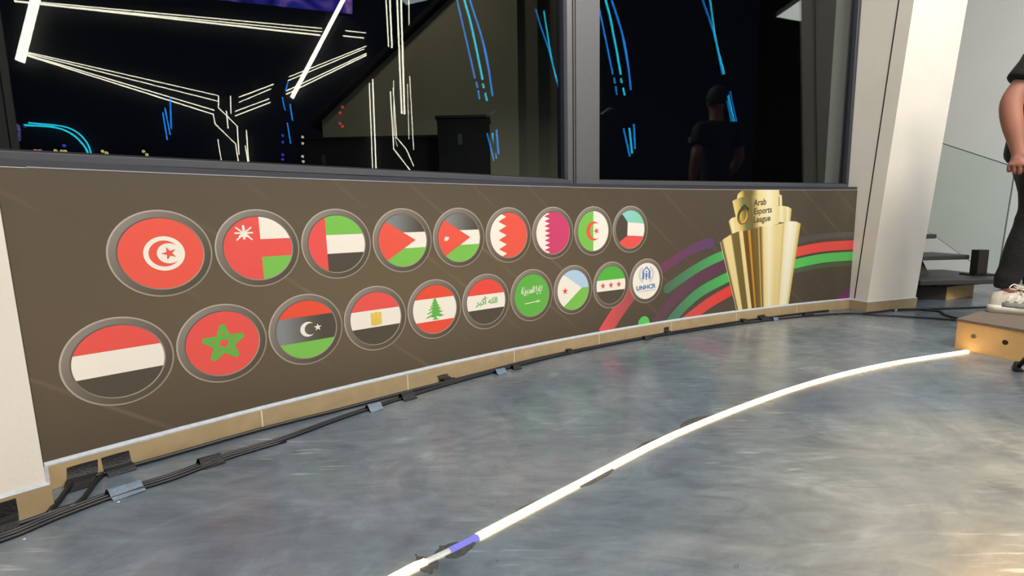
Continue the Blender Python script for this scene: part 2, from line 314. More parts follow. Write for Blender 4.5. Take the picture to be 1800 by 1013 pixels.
def glass_mat(name, ior, tint, rough=0.0):
    mt = bpy.data.materials.new(name)
    mt.use_nodes = True
    nt = mt.node_tree
    nt.nodes.remove(nt.nodes['Principled BSDF'])
    fr = nt.nodes.new('ShaderNodeFresnel')
    ge = nt.nodes.new('ShaderNodeNewGeometry')     # thin pane: the inner side must not mirror totally
    mr = nt.nodes.new('ShaderNodeMapRange')
    mr.inputs[3].default_value = ior; mr.inputs[4].default_value = 1.0 / ior
    nt.links.new(ge.outputs['Backfacing'], mr.inputs[0]); nt.links.new(mr.outputs[0], fr.inputs[0])
    tr = nt.nodes.new('ShaderNodeBsdfTransparent'); tr.inputs[0].default_value = tint
    gl = nt.nodes.new('ShaderNodeBsdfGlossy'); gl.inputs['Roughness'].default_value = rough
    mx = nt.nodes.new('ShaderNodeMixShader')
    nt.links.new(fr.outputs[0], mx.inputs[0])
    nt.links.new(tr.outputs[0], mx.inputs[1])
    nt.links.new(gl.outputs[0], mx.inputs[2])
    nt.links.new(mx.outputs[0], nt.nodes['Material Output'].inputs[0])
    return mt
M['window_glass'] = glass_mat('window_glass', 1.42, (0.80, 0.84, 0.84, 1))
M['balustrade_glass'] = glass_mat('balustrade_glass', 1.35, (0.93, 0.965, 0.945, 1))
M['glass_edge'] = mat('glass_edge', (104, 120, 116), 0.3)

def floor_mat():
    mt, nt, b = new_mat('polished_concrete')
    N = nt.nodes.new
    L = nt.links.new
    tc = N('ShaderNodeTexCoord')
    def noise(scale, detail, rough=0.6, dist=0.0, mapping=None):
        n = N('ShaderNodeTexNoise')
        n.inputs['Scale'].default_value = scale
        n.inputs['Detail'].default_value = detail
        n.inputs['Roughness'].default_value = rough
        n.inputs['Distortion'].default_value = dist
        if mapping:
            mp = N('ShaderNodeMapping')
            mp.inputs['Rotation'].default_value = (0, 0, mapping[0])
            mp.inputs['Scale'].default_value = mapping[1]
            L(tc.outputs['Object'], mp.inputs['Vector'])
            L(mp.outputs['Vector'], n.inputs['Vector'])
        else:
            L(tc.outputs['Object'], n.inputs['Vector'])
        return n
    def ramp(src, stops):
        r = N('ShaderNodeValToRGB')
        e = r.color_ramp.elements
        e[0].position, e[0].color = stops[0]
        e[1].position, e[1].color = stops[-1]
        for p_, c_ in stops[1:-1]:
            x = e.new(p_); x.color = c_
        L(src.outputs['Fac'], r.inputs['Fac'])
        return r
    def mix(kind, fac, a, c):
        mx = N('ShaderNodeMix'); mx.data_type = 'RGBA'; mx.blend_type = kind
        if isinstance(fac, float): mx.inputs['Factor'].default_value = fac
        else: L(fac, mx.inputs['Factor'])
        L(a, mx.inputs['A'])
        if isinstance(c, tuple): mx.inputs['B'].default_value = c
        else: L(c, mx.inputs['B'])
        return mx.outputs['Result']
    big = ramp(noise(0.9, 4, 0.55, 0.8), [(0.30, lin((86, 99, 112))), (0.50, lin((102, 112, 121))), (0.70, lin((129, 134, 136)))])
    patch = ramp(noise(2.3, 9, 0.62, 2.2), [(0.30, (0.66, 0.67, 0.69, 1)), (0.46, (0.92, 0.92, 0.93, 1)), (0.56, (1.02, 1.02, 1.02, 1)), (0.70, (1.34, 1.34, 1.33, 1))])
    col = mix('MULTIPLY', 0.95, big.outputs['Color'], patch.outputs['Color'])
    st1 = ramp(noise(6.5, 9, 0.68, 1.1, (0.55, (0.8, 2.4, 1))), [(0.33, (0.76, 0.76, 0.77, 1)), (0.5, (1, 1, 1, 1)), (0.66, (1.24, 1.24, 1.24, 1))])
    st2 = ramp(noise(7.5, 9, 0.68, 1.1, (-0.75, (0.8, 2.6, 1))), [(0.33, (0.76, 0.76, 0.77, 1)), (0.5, (1, 1, 1, 1)), (0.66, (1.24, 1.24, 1.24, 1))])
    sel = ramp(noise(1.3, 3, 0.5, 0.5), [(0.45, (0, 0, 0, 1)), (0.55, (1, 1, 1, 1))])
    stm = mix('MIX', sel.outputs['Color'], st1.outputs['Color'], st2.outputs['Color'])
    col = mix('MULTIPLY', 0.85, col, stm)
    # trowel scratches
    scr = ramp(noise(26, 3, 0.5, 0.3, (1.15, (0.22, 3.2, 1))), [(0.60, (0, 0, 0, 1)), (0.72, (1, 1, 1, 1))])
    where = ramp(noise(1.7, 2, 0.5), [(0.50, (0, 0, 0, 1)), (0.62, (1, 1, 1, 1))])
    sm = mix('MULTIPLY', 1.0, scr.outputs['Color'], where.outputs['Color'])
    sm2 = N('ShaderNodeMath'); sm2.operation = 'MULTIPLY'; sm2.inputs[1].default_value = 0.45
    L(sm, sm2.inputs[0])
    col = mix('MIX', sm2.outputs[0], col, lin((190, 194, 196)))
    # dark chips
    chip = ramp(noise(9.0, 6, 0.75, 0.2), [(0.29, (1, 1, 1, 1)), (0.33, (0, 0, 0, 1))])
    cm = N('ShaderNodeMath'); cm.operation = 'MULTIPLY'; cm.inputs[1].default_value = 0.75
    L(chip.outputs['Color'], cm.inputs[0])
    col = mix('MIX', cm.outputs[0], col, lin((58, 56, 52)))
    L(col, b.inputs['Base Color'])
    rr = ramp(noise(2.6, 6, 0.6, 0.9), [(0.3, (0.19, 0.19, 0.19, 1)), (0.7, (0.30, 0.30, 0.30, 1))])
    L(rr.outputs['Color'], b.inputs['Roughness'])
    b.inputs['Specular IOR Level'].default_value = 0.7
    bp = N('ShaderNodeBump'); bp.inputs['Strength'].default_value = 0.05; bp.inputs['Distance'].default_value = 0.004
    L(noise(14, 8, 0.65, 0.6).outputs['Fac'], bp.inputs['Height'])
    L(bp.outputs['Normal'], b.inputs['Normal'])
    return mt
M['concrete'] = floor_mat()

# printed vinyl: colour comes from the print (a colour attribute), one gloss for the whole sheet
def vinyl_mat(name, ground=False):
    mt, nt, b = new_mat(name)
    N = nt.nodes.new; L = nt.links.new
    b.inputs['Roughness'].default_value = 0.42
    b.inputs['Specular IOR Level'].default_value = 0.45
    if not ground:
        a = N('ShaderNodeVertexColor'); a.layer_name = 'Col'
        L(a.outputs['Color'], b.inputs['Base Color'])
        return mt
    uv = N('ShaderNodeUVMap'); uv.uv_map = 'UVMap'
    sx = N('ShaderNodeSeparateXYZ'); L(uv.outputs['UV'], sx.inputs[0])
    def math_(op, a_, b_=None):
        n = N('ShaderNodeMath'); n.operation = op
        for i, v in enumerate((a_, b_)):
            if v is None: continue
            if isinstance(v, (int, float)): n.inputs[i].default_value = v
            else: L(v, n.inputs[i])
        return n.outputs[0]
    # slanted pale print streaks, running down to the right
    t = math_('ADD', math_('MULTIPLY', sx.outputs[0], 0.80), math_('MULTIPLY', sx.outputs[1], 1.0))
    fr = math_('FRACT', math_('DIVIDE', t, 0.262))
    d = math_('ABSOLUTE', math_('SUBTRACT', fr, 0.5))
    st = N('ShaderNodeMapRange'); st.inputs[1].default_value = 0.0; st.inputs[2].default_value = 0.05; st.inputs[3].default_value = 1.0; st.inputs[4].default_value = 0.0
    L(d, st.inputs[0])
    nz = N('ShaderNodeTexNoise'); nz.inputs['Scale'].default_value = 2.3; nz.inputs['Detail'].default_value = 2
    L(uv.outputs['UV'], nz.inputs['Vector'])
    nr = N('ShaderNodeMapRange'); nr.inputs[1].default_value = 0.42; nr.inputs[2].default_value = 0.65
    L(nz.outputs['Fac'], nr.inputs[0])
    fac = math_('MULTIPLY', math_('MULTIPLY', st.outputs[0], nr.outputs[0]), 0.55)
    mx = N('ShaderNodeMix'); mx.data_type = 'RGBA'
    L(fac, mx.inputs['Factor'])
    mx.inputs['A'].default_value = lin((90, 80, 66))
    mx.inputs['B'].default_value = lin((120, 109, 93))
    # ground tone: olive-brown, lighter behind the roundels, darkest towards the trophy end
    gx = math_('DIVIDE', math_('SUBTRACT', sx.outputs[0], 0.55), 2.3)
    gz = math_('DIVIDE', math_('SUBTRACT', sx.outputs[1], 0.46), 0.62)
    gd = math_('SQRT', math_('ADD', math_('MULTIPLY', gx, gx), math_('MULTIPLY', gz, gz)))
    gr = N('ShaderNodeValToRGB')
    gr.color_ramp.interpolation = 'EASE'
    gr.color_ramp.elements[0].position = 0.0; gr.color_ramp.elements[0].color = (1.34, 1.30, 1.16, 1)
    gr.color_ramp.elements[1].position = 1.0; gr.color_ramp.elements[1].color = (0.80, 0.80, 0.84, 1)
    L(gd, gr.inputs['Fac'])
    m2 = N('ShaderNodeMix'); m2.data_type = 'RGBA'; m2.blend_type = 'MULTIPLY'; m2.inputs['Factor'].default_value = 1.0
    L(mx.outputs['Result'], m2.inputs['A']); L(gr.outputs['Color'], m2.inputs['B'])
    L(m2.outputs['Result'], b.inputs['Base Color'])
    return mt
M['vinyl'] = vinyl_mat('vinyl_print')
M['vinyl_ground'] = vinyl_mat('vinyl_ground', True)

# ------------------------------------------------------------------ the room
def struct(o):
    o['kind'] = 'structure'
    return o

# floor, following the curved wall
bm = bmesh.new()
arc = [W(s * 0.2, 0, -0.28) for s in range(-16, 26)]
poly = [(v.x, v.y) for v in arc] + [(3.2, 8.2), (11.0, 8.2), (11.0, -9.2), (-4.6, -9.2), (-4.6, -0.5)]
bm_prism(bm, poly, -0.12, 0.0)
bmesh.ops.triangulate(bm, faces=bm.faces)
struct(bobj('floor', bm, M['concrete']))

bm = bmesh.new(); bm_prism(bm, [(-9, -1), (-9, 16), (9, 16), (9, 8.4), (3.1, 8.4), (2.0, 4.0), (-2.8, 0.0)], -0.5, -0.3)
struct(bobj('ground_outside', bm, M['asphalt']))

ZS = 0.919      # top of the parapet
ZTOP = 3.25     # head of the windows
HC = 5.6
bm = bmesh.new(); bm_cbox(bm, -3.0, 4.75, 0.0, ZS, -0.26, 0.0)
struct(bobj('wall_window_parapet', bm, M['white_paint']))
bm = bmesh.new(); bm_cbox(bm, 4.185, 4.75, ZS, ZTOP, -0.26, 0.0)
struct(bobj('wall_window_jamb', bm, M['white_paint']))
bm = bmesh.new(); bm_cbox(bm, -3.0, -0.80, ZS, ZTOP, -0.26, 0.0)
struct(bobj('wall_window_pier', bm, M['white_paint']))
bm = bmesh.new(); bm_cbox(bm, -3.0, 4.75, ZTOP, HC, -0.26, 0.0)
struct(bobj('wall_window_head', bm, M['white_paint']))

def plan_wall(name, pts, t, z1, material):
    """wall along a plan polyline, t thick to the left of its direction"""
    bm = bmesh.new()
    P = [Vector(p).to_2d() if len(p) > 2 else Vector(p) for p in pts]
    off = []
    for i, p in enumerate(P):
        d = (P[min(i + 1, len(P) - 1)] - P[max(i - 1, 0)]).normalized()
        off.append(p + Vector((-d.y, d.x)) * t)
    bm_prism(bm, [tuple(p) for p in P] + [tuple(p) for p in off[::-1]], 0.0, z1)
    return struct(bobj(name, bm, material))
plan_wall('wall_stair', [(4.62, 6.30), (3.32, 6.55), (3.32, 4.10)], -0.08, HC, M['dark_room'])
plan_wall('wall_right', [(6.6, 2.76), (4.55, 6.05)], -0.15, HC, M['wall_light'])
plan_wall('wall_back', [(2.18, -9.0), (10.48, 2.84)], -0.15, HC, M['dark_room'])
plan_wall('wall_back_return', [(10.45, 2.00), (6.72, 2.80)], -0.12, HC, M['dark_room'])
plan_wall('wall_left', [(-4.5, -0.5), (-4.5, -9.0)], -0.1, HC, M['grey_wall'])
plan_wall('wall_rear', [(-4.5, -9.0), (2.18, -9.0)], -0.1, HC, M['grey_wall'])
bm = bmesh.new(); bm_prism(bm, [(v.x, v.y) for v in arc] + [(3.2, 8.2), (11.0, 8.2), (11.0, -9.2), (-4.6, -9.2), (-4.6, -0.5)], HC + 0.002, HC + 0.12)
bmesh.ops.triangulate(bm, faces=bm.faces)
struct(bobj('ceiling', bm, M['ceiling']))

# ---- windows: two flat bays set 11 cm back from the parapet face
GA, GB, GD = W(-0.80, 0, -0.11), W(1.69, 0, -0.11), W(4.19, 0, -0.11)
def bay(P, Q):
    t = (Q - P).normalized()
    n = Vector((t.y, -t.x, 0))
    if n.dot(Vector((CX, CY, 0)) - P) < 0: n = -n
    return P, t, n, (Q - P).length
BL, BR = bay(GA, GB), bay(GB, GD)
def bay_box(bm, b, u0, u1, z0, z1, d0, d1):
    P, t, n, L = b
    a = [P + t * u0 + n * d0, P + t * u1 + n * d0, P + t * u1 + n * d1, P + t * u0 + n * d1]
    bm_prism(bm, [(v.x, v.y) for v in a], z0, z1)
def window(name, b, u0, u1, jamb_l, jamb_r):
    bm = bmesh.new(); bay_box(bm, b, u0, u1, 0.967, ZTOP - 0.05, -0.004, 0.004)
    root = struct(bobj(name, bm, M['window_glass']))
    bm = bmesh.new(); bay_box(bm, b, u0, u1, 0.940, 0.967, -0.03, 0.03); bevel(bm, 0.003, 1)
    bobj('bottom_rail', bm, M['frame'], root)
    bm = bmesh.new(); bay_box(bm, b, u0, u1, 0.967, 0.974, -0.012, 0.012)
    bobj('gasket', bm, M['joint'], root)
    bm = bmesh.new(); bay_box(bm, b, u0, u1, ZTOP - 0.055, ZTOP, -0.03, 0.03)
    bobj('top_rail', bm, M['frame'], root)
    for (a, c) in (jamb_l, jamb_r):
        if c > a:
            bm = bmesh.new(); bay_box(bm, b, a, c, 0.967, ZTOP - 0.055, -0.03, 0.03); bevel(bm, 0.003, 1)
            bobj('frame_stile', bm, M['frame_dark'], root)
    return root
win1 = window('window_1', BL, 0.0, BL[3], (0.0, 0.06), (2.435, 2.462))
win2 = window('window_2', BR, 0.0, BR[3] + 0.01, (0.0, 0.0), (2.445, 2.50))
# sill board that carries both bays
bm = bmesh.new(); bm_cbox(bm, -0.80, 4.185, ZS + 0.0005, 0.940, -0.24, -0.0005)
sill = struct(bobj('window_sill', bm, M['frame_dark']))
# pale paint line along the front of the sill
bm = bmesh.new(); bm_cbox(bm, -0.52, 1.60, ZS - 0.001, ZS + 0.0025, 0.0002, 0.003)
M['sill_line'] = mat('sill_line', (150, 152, 162), 0.6, noise=0.15, nscale=9)
struct(bobj('trim_sill_line', bm, M['sill_line']))
# mullion between the bays: a stepped post
bm = bmesh.new()
P, t, n, L_ = BL
pts = []
A0 = GB - t * 0.050
A1 = GB - t * 0.018
t2, n2 = BR[1], BR[2]
C1 = GB + t2 * 0.160
prof = [A0 + n * 0.02, A1 + n * 0.034, A1 + n * 0.045, GB + (n + n2) * 0.026, C1 + n2 * 0.052, C1 - n2 * 0.04, GB - (n + n2) * 0.04, A0 - n * 0.05]
bm_prism(bm, [(v.x, v.y) for v in prof], 0.9405, ZTOP)
struct(bobj('trim_mullion', bm, M['mullion']))
bm = bmesh.new()
g0 = A1 + n * 0.0455
g1 = GB + (n + n2) * 0.0263
bm_prism(bm, [(v.x, v.y) for v in (g1 - t * 0.006 + n * 0.0005, g1 + n * 0.0006, g1 - n * 0.006, g1 - t * 0.006 - n * 0.006)], 0.942, ZTOP)
struct(bobj('trim_mullion_groove', bm, M['frame_dark']))

# ---- baseboard of tiles and the painted bead above it
ZB = 0.0735
bm = bmesh.new(); bm_cbox(bm, -0.577, 4.165, 0.0, ZB - 0.001, 0.0, 0.0108)
base = struct(bobj('baseboard_window', bm, M['grout']))
edges = [-0.577, 0, 0.6, 1.2, 1.8, 2.4, 3.0, 3.6, 4.165]
for i in range(len(edges) - 1):
    a = edges[i] + (0.0030 if i else 0)
    c = edges[i + 1] - (0.0030 if i < len(edges) - 2 else 0)
    bm = bmesh.new(); bm_cbox(bm, a, c, 0.002, ZB - 0.002, 0.004, 0.0125)
    bobj('tile', bm, M['tile'], base)
bm = bmesh.new()
ss = s_steps(-0.60, 4.175)
rng = random.Random(3)
rows = []
for s in ss:
    j = rng.uniform(-0.0010, 0.0010)
    rows.append([bm.verts.new(W(s, z, o)) for z, o in ((ZB - 0.001, 0.0), (ZB - 0.001 + j, 0.0118), (ZB + 0.003, 0.0118), (ZB + 0.011 + j, 0.0035), (ZB + 0.011, 0.0))])
for i in range(len(rows) - 1):
    for k in range(5):
        bm.faces.new((rows[i][k], rows[i][(k + 1) % 5], rows[i + 1][(k + 1) % 5], rows[i + 1][k]))
bm.faces.new(rows[0]); bm.faces.new(rows[-1])
struct(bobj('trim_base_bead', bm, M['bead_paint']))

# ---- leaning columns in front of the window wall
def column(label, corner, s_ref, right, width, lean, depth):
    """corner: plan of the visible front corner; right=+1 runs to larger s"""
    a = (s_ref + S0) / RW
    t = Vector((math.cos(a), -math.sin(a), 0)) * right
    inw = Vector((-math.sin(a), -math.cos(a), 0))
    c0 = Vector((corner[0], corner[1], 0))
    root = empty('column', c0 + t * width * 0.5)
    H = HC
    def ring(z, grow=0.0, back=depth):
        l = inw * lean * z
        return [c0 + l - t * grow + inw * grow + Vector((0, 0, z)), c0 + l + t * (width + grow) + inw * grow + Vector((0, 0, z)),
                c0 - inw * back + t * (width + grow) + Vector((0, 0, z)), c0 - inw * back - t * grow + Vector((0, 0, z))]
    zb = 0.0735
    bm = bmesh.new()
    lo = [bm.verts.new(v) for v in ring(zb)]
    hi = [bm.verts.new(v) for v in ring(H)]
    bm.faces.new(lo[::-1]); bm.faces.new(hi)
    for i in range(4): bm.faces.new((lo[i], lo[(i + 1) % 4], hi[(i + 1) % 4], hi[i]))
    child_at(bobj('shaft', bm, M['column_paint']), root)
    # tiled foot: front and inner side
    bm = bmesh.new()
    lo = [bm.verts.new(v) for v in ring(0.0, 0.009)]
    r2 = ring(zb, 0.009)
    hi = [bm.verts.new(v) for v in r2]
    bm.faces.new(lo[::-1]); bm.faces.new(hi)
    for i in range(4): bm.faces.new((lo[i], lo[(i + 1) % 4], hi[(i + 1) % 4], hi[i]))
    child_at(bobj('plinth_tile', bm, M['tile']), root)
    # thin paint bead on the foot
    bm = bmesh.new()
    lo = [bm.verts.new(v) for v in ring(zb, 0.008)]
    hi = [bm.verts.new(v) for v in ring(zb + 0.007, 0.001)]
    bm.faces.new(lo[::-1]); bm.faces.new(hi)
    for i in range(4): bm.faces.new((lo[i], lo[(i + 1) % 4], hi[(i + 1) % 4], hi[i]))
    child_at(bobj('paint_bead', bm, M['bead_paint']), root)
    # open shadow joint on the inner side face, parallel to the leaning front
    bm = bmesh.new()
    q = []
    for z in (zb + 0.015, H - 0.01):
        for (dd, o) in ((0.098, 0.0), (0.098, -0.0015), (0.106, -0.0015), (0.106, 0.0)):
            q.append(bm.verts.new(c0 + inw * (lean * z - dd) + t * o + Vector((0, 0, z))))
    for k in range(4): bm.faces.new((q[k], q[(k + 1) % 4], q[4 + (k + 1) % 4], q[4 + k]))
    bm.faces.new(q[0:4]); bm.faces.new(q[4:8])
    child_at(bobj('shadow_joint', bm, M['joint']), root)
    tag(root, label, 'column')
    return root
column('leaning white square column at the right end of the flag banner', (2.682, 3.594), 4.18, 1, 0.505, 0.073, 0.42)
column('cream painted column cut off by the left picture edge', (-1.262, 1.213), -0.60, -1, 0.50, 0.058, 0.30)

# ------------------------------------------------------------------ the printed banner
LAYER = 0.00022
def flat_bm(polys):
    bm = bmesh.new()
    for i, p in enumerate(polys):          # overlapping pieces of one print lie a hair apart
        if len(p) < 3: continue
        vs = [bm.verts.new((q[0], q[1], (i if len(polys) < 30 else 0) * 4e-6)) for q in p]
        try: bm.faces.new(vs)
        except ValueError: pass
    bmesh.ops.triangulate(bm, faces=bm.faces)
    return bm
def to_wall(name, bm, layer, color, parent, uvs=False, material=None):
    """bend a flat print in (s, z) onto the wall; color: rgb tuple or function of (s, z)"""
    if bm.verts:
        s0 = min(v.co.x for v in bm.verts); s1 = max(v.co.x for v in bm.verts)
        k = math.floor(s0 / GRID) + 1
        while k * GRID < s1 - 1e-5:
            bmesh.ops.bisect_plane(bm, geom=bm.verts[:] + bm.edges[:] + bm.faces[:], dist=1e-6, plane_co=(k * GRID, 0, 0), plane_no=(1, 0, 0))
            k += 1
    me = bpy.data.meshes.new(name)
    for f in bm.faces:
        if f.normal.z < 0: f.normal_flip()
    bm.to_mesh(me)
    bm.free()
    flat = [v.co.copy() for v in me.vertices]
    # facets run chord to chord on the same grid, so layers never cut each other
    for v, q in zip(me.vertices, flat):
        k = math.floor(q.x / GRID + 1e-6)
        f = q.x / GRID - k
        off = 0.0016 + layer * LAYER + q.z
        v.co = W(k * GRID, q.y, off).lerp(W((k + 1) * GRID, q.y, off), f) if f > 1e-6 else W(k * GRID, q.y, off)
    if uvs:
        uv = me.uv_layers.new(name='UVMap')
        for lp in me.loops:
            q = flat[lp.vertex_index]
            uv.data[lp.index].uv = (q.x, q.y)
    if color is not None:
        ca = me.color_attributes.new('Col', 'FLOAT_COLOR', 'POINT')
        for i, q in enumerate(flat):
            ca.data[i].color = lin(color(q.x, q.y) if callable(color) else color)
    me.materials.append(material or M['vinyl'])
    o = bpy.data.objects.new(name, me)
    COL.objects.link(o)
    if parent: o.parent = parent
    return o

BAN0, BAN1, BZ0, BZ1 = -0.593, 4.178, 0.0850, 0.9175
bm = flat_bm([[(BAN0, BZ0), (BAN1, BZ0), (BAN1, BZ1), (BAN0, BZ1)]])
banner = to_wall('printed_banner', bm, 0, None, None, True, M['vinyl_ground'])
tag(banner, 'long dark printed banner with two rows of flag roundels under the windows', 'banner')

RED = (232, 90, 74); RED2 = (230, 86, 80); WHITE = (240, 234, 224); GREEN = (122, 192, 82); GREEN2 = (98, 178, 74)
BLACK = (80, 72, 62); GREYB = (130, 136, 140); YEL = (226, 196, 84); PINK = (204, 68, 112); TEAL = (138, 206, 190); SKY = (176, 206, 232); BLUE = (62, 112, 184)

def circ(cx, cy, r, n=48, a0=0.0, a1=2 * math.pi):
    full = abs(a1 - a0 - 2 * math.pi) < 1e-6
    m_ = n if full else n + 1
    return [(cx + r * math.cos(a0 + (a1 - a0) * k / n), cy + r * math.sin(a0 + (a1 - a0) * k / n)) for k in range(m_)]
CIRC = circ(0, 0, 1.0, 56)
def clip(poly):
    """clip a polygon by the unit circle"""
    out = list(poly)
    n = len(CIRC)
    for i in range(n):
        a, b = CIRC[i], CIRC[(i + 1) % n]
        ex, ey = b[0] - a[0], b[1] - a[1]
        side = lambda p: ex * (p[1] - a[1]) - ey * (p[0] - a[0])
        src, out = out, []
        for k in range(len(src)):
            p, q = src[k - 1], src[k]
            sp, sq = side(p), side(q)
            if sq >= 0:
                if sp < 0:
                    t = sp / (sp - sq); out.append((p[0] + (q[0] - p[0]) * t, p[1] + (q[1] - p[1]) * t))
                out.append(q)
            elif sp >= 0:
                t = sp / (sp - sq); out.append((p[0] + (q[0] - p[0]) * t, p[1] + (q[1] - p[1]) * t))
        if not out: return []
    return out
def star(cx, cy, r, n=5, rot=90, inner=0.382):
    return [(cx + (r if k % 2 == 0 else r * inner) * math.cos(R2(rot) + math.pi * k / n), cy + (r if k % 2 == 0 else r * inner) * math.sin(R2(rot) + math.pi * k / n)) for k in range(2 * n)]
def crescent(cx, cy, r, dx, r2, n=40):
    """crescent open to the right: circle r minus circle r2 shifted by dx"""
    x = (dx * dx + r * r - r2 * r2) / (2 * dx)
    y = math.sqrt(max(r * r - x * x, 1e-9))
    a = math.atan2(y, x); b = math.atan2(y, x - dx)
    outer = circ(cx, cy, r, n, a, 2 * math.pi - a)
    inner = circ(cx + dx, cy, r2, n, b, 2 * math.pi - b)
    return [[outer[i], outer[i + 1], inner[i + 1], inner[i]] for i in range(n)]
def bar(x0, y0, x1, y1, w_):
    d = math.hypot(x1 - x0, y1 - y0) or 1
    nx, ny = -(y1 - y0) / d * w_ / 2, (x1 - x0) / d * w_ / 2
    return [(x0 + nx, y0 + ny), (x0 - nx, y0 - ny), (x1 - nx, y1 - ny), (x1 + nx, y1 + ny)]
def rect(x0, x1, y0, y1):
    return [(x0, y0), (x1, y0), (x1, y1), (x0, y1)]

def text_bm(body, place, bold=0.012):
    """font outlines as a flat bmesh; place maps text x,y to s,z"""
    cu = bpy.data.curves.new('lettering', 'FONT')
    cu.body = body
    cu.offset = bold
    o = bpy.data.objects.new('lettering', cu)
    COL.objects.link(o)
    dg = bpy.context.evaluated_depsgraph_get()
    me = bpy.data.meshes.new_from_object(o.evaluated_get(dg))
    bm = bmesh.new(); bm.from_mesh(me)
    xs = [v.co.x for v in bm.verts]; ys = [v.co.y for v in bm.verts]
    box = (min(xs), max(xs), min(ys), max(ys))
    for v in bm.verts:
        s, z = place(v.co.x, v.co.y, box)
        v.co = (s, z, 0)
    bpy.data.objects.remove(o); bpy.data.curves.remove(cu); bpy.data.meshes.remove(me)
    bmesh.ops.triangulate(bm, faces=bm.faces)
    return bm
FORMS = {'ا': (0xFE8D, 0xFE8E), 'إ': (0xFE87, 0xFE88), 'أ': (0xFE83, 0xFE84), 'ل': (0xFEDD, 0xFEDE, 0xFEDF, 0xFEE0), 'ه': (0xFEE9, 0xFEEA, 0xFEEB, 0xFEEC),
         'م': (0xFEE1, 0xFEE2, 0xFEE3, 0xFEE4), 'ح': (0xFEA1, 0xFEA2, 0xFEA3, 0xFEA4), 'د': (0xFEA9, 0xFEAA), 'ر': (0xFEAD, 0xFEAE), 'س': (0xFEB1, 0xFEB2, 0xFEB3, 0xFEB4),
         'و': (0xFEED, 0xFEEE), 'ك': (0xFED9, 0xFEDA, 0xFEDB, 0xFEDC), 'ب': (0xFE8F, 0xFE90, 0xFE91, 0xFE92), '\uFEFB': (0xFEFB, 0xFEFC)}
def arabic(txt):
    txt = txt.replace('لا', '\uFEFB')
    out = []
    for word in txt.split(' '):
        g = []
        for i, ch in enumerate(word):
            f = FORMS[ch]
            pj = i > 0 and len(FORMS[word[i - 1]]) == 4
            nj = i < len(word) - 1 and len(f) == 4
            g.append(chr(f[3] if pj and nj else f[1] if pj else f[2] if nj else f[0]))
        out.append(''.join(g[::-1]))
    return ' '.join(out[::-1])

RR, RI = 0.139, 0.1128
def roundel(s, z, label, field, items):
    """one flag roundel: grey bezel ring with a printed disc; items: (name, polys, colour, layer)"""
    n = 56
    pr = [(RR, 0), (RR - 0.0055, 0), (RI + 0.0042, 1), (RI, 1)]
    def ringpoly(r0, r1):
        A, B = circ(s, z, r0, n), circ(s, z, r1, n)
        return [[A[i], A[(i + 1) % n], B[(i + 1) % n], B[i]] for i in range(n)]
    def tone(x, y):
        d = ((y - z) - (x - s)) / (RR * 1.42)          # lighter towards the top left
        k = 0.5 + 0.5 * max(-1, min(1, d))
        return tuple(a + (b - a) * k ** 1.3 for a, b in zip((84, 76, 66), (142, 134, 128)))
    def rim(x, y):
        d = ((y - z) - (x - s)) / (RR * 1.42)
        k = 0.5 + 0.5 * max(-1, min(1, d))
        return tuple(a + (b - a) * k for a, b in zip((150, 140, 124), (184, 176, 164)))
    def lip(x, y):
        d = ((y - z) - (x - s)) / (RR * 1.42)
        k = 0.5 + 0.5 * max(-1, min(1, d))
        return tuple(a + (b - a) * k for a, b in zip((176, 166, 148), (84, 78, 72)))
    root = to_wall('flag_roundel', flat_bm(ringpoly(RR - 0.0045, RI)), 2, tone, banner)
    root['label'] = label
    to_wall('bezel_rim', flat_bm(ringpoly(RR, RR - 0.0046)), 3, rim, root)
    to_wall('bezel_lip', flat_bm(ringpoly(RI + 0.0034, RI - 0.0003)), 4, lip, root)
    k = RI * 0.997
    tr = lambda polys: [[(s + x * k, z + y * k) for x, y in p] for p in polys]
    lc = lambda c: (lambda x, y: c((x - s) / k, (y - z) / k)) if callable(c) else c
    to_wall('flag_field', flat_bm(tr([CIRC])), 3, lc(field), root)
    for it in items:
        nm, polys, colr, lay = it
        if callable(polys):
            b = polys(s, z, k)
        else:
            b = flat_bm(tr([p for p in polys if p]))
        to_wall(nm, b, 3 + lay, lc(colr), root)
    return root
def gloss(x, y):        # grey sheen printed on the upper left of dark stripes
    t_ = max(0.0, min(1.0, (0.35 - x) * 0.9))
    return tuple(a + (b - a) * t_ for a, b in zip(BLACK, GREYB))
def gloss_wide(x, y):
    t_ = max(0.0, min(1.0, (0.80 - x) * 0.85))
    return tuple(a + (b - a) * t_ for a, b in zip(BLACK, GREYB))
def stripes(top, mid, bot, a=0.33, b=-0.33):
    return mid, [('stripe', [clip(rect(-1.2, 1.2, a, 1.2))], top, 1), ('stripe', [clip(rect(-1.2, 1.2, -1.2, b))], bot, 1)]

SP = 0.2858
top_s = [-0.2390 + SP * i for i in range(9)]
top_z = [0.6655 + 0.0015 * i for i in range(9)]
bot_s = [-0.3795 + 0.2847 * i for i in range(10)]
bot_z = [0.3410 + 0.0016 * i for i in range(10)]
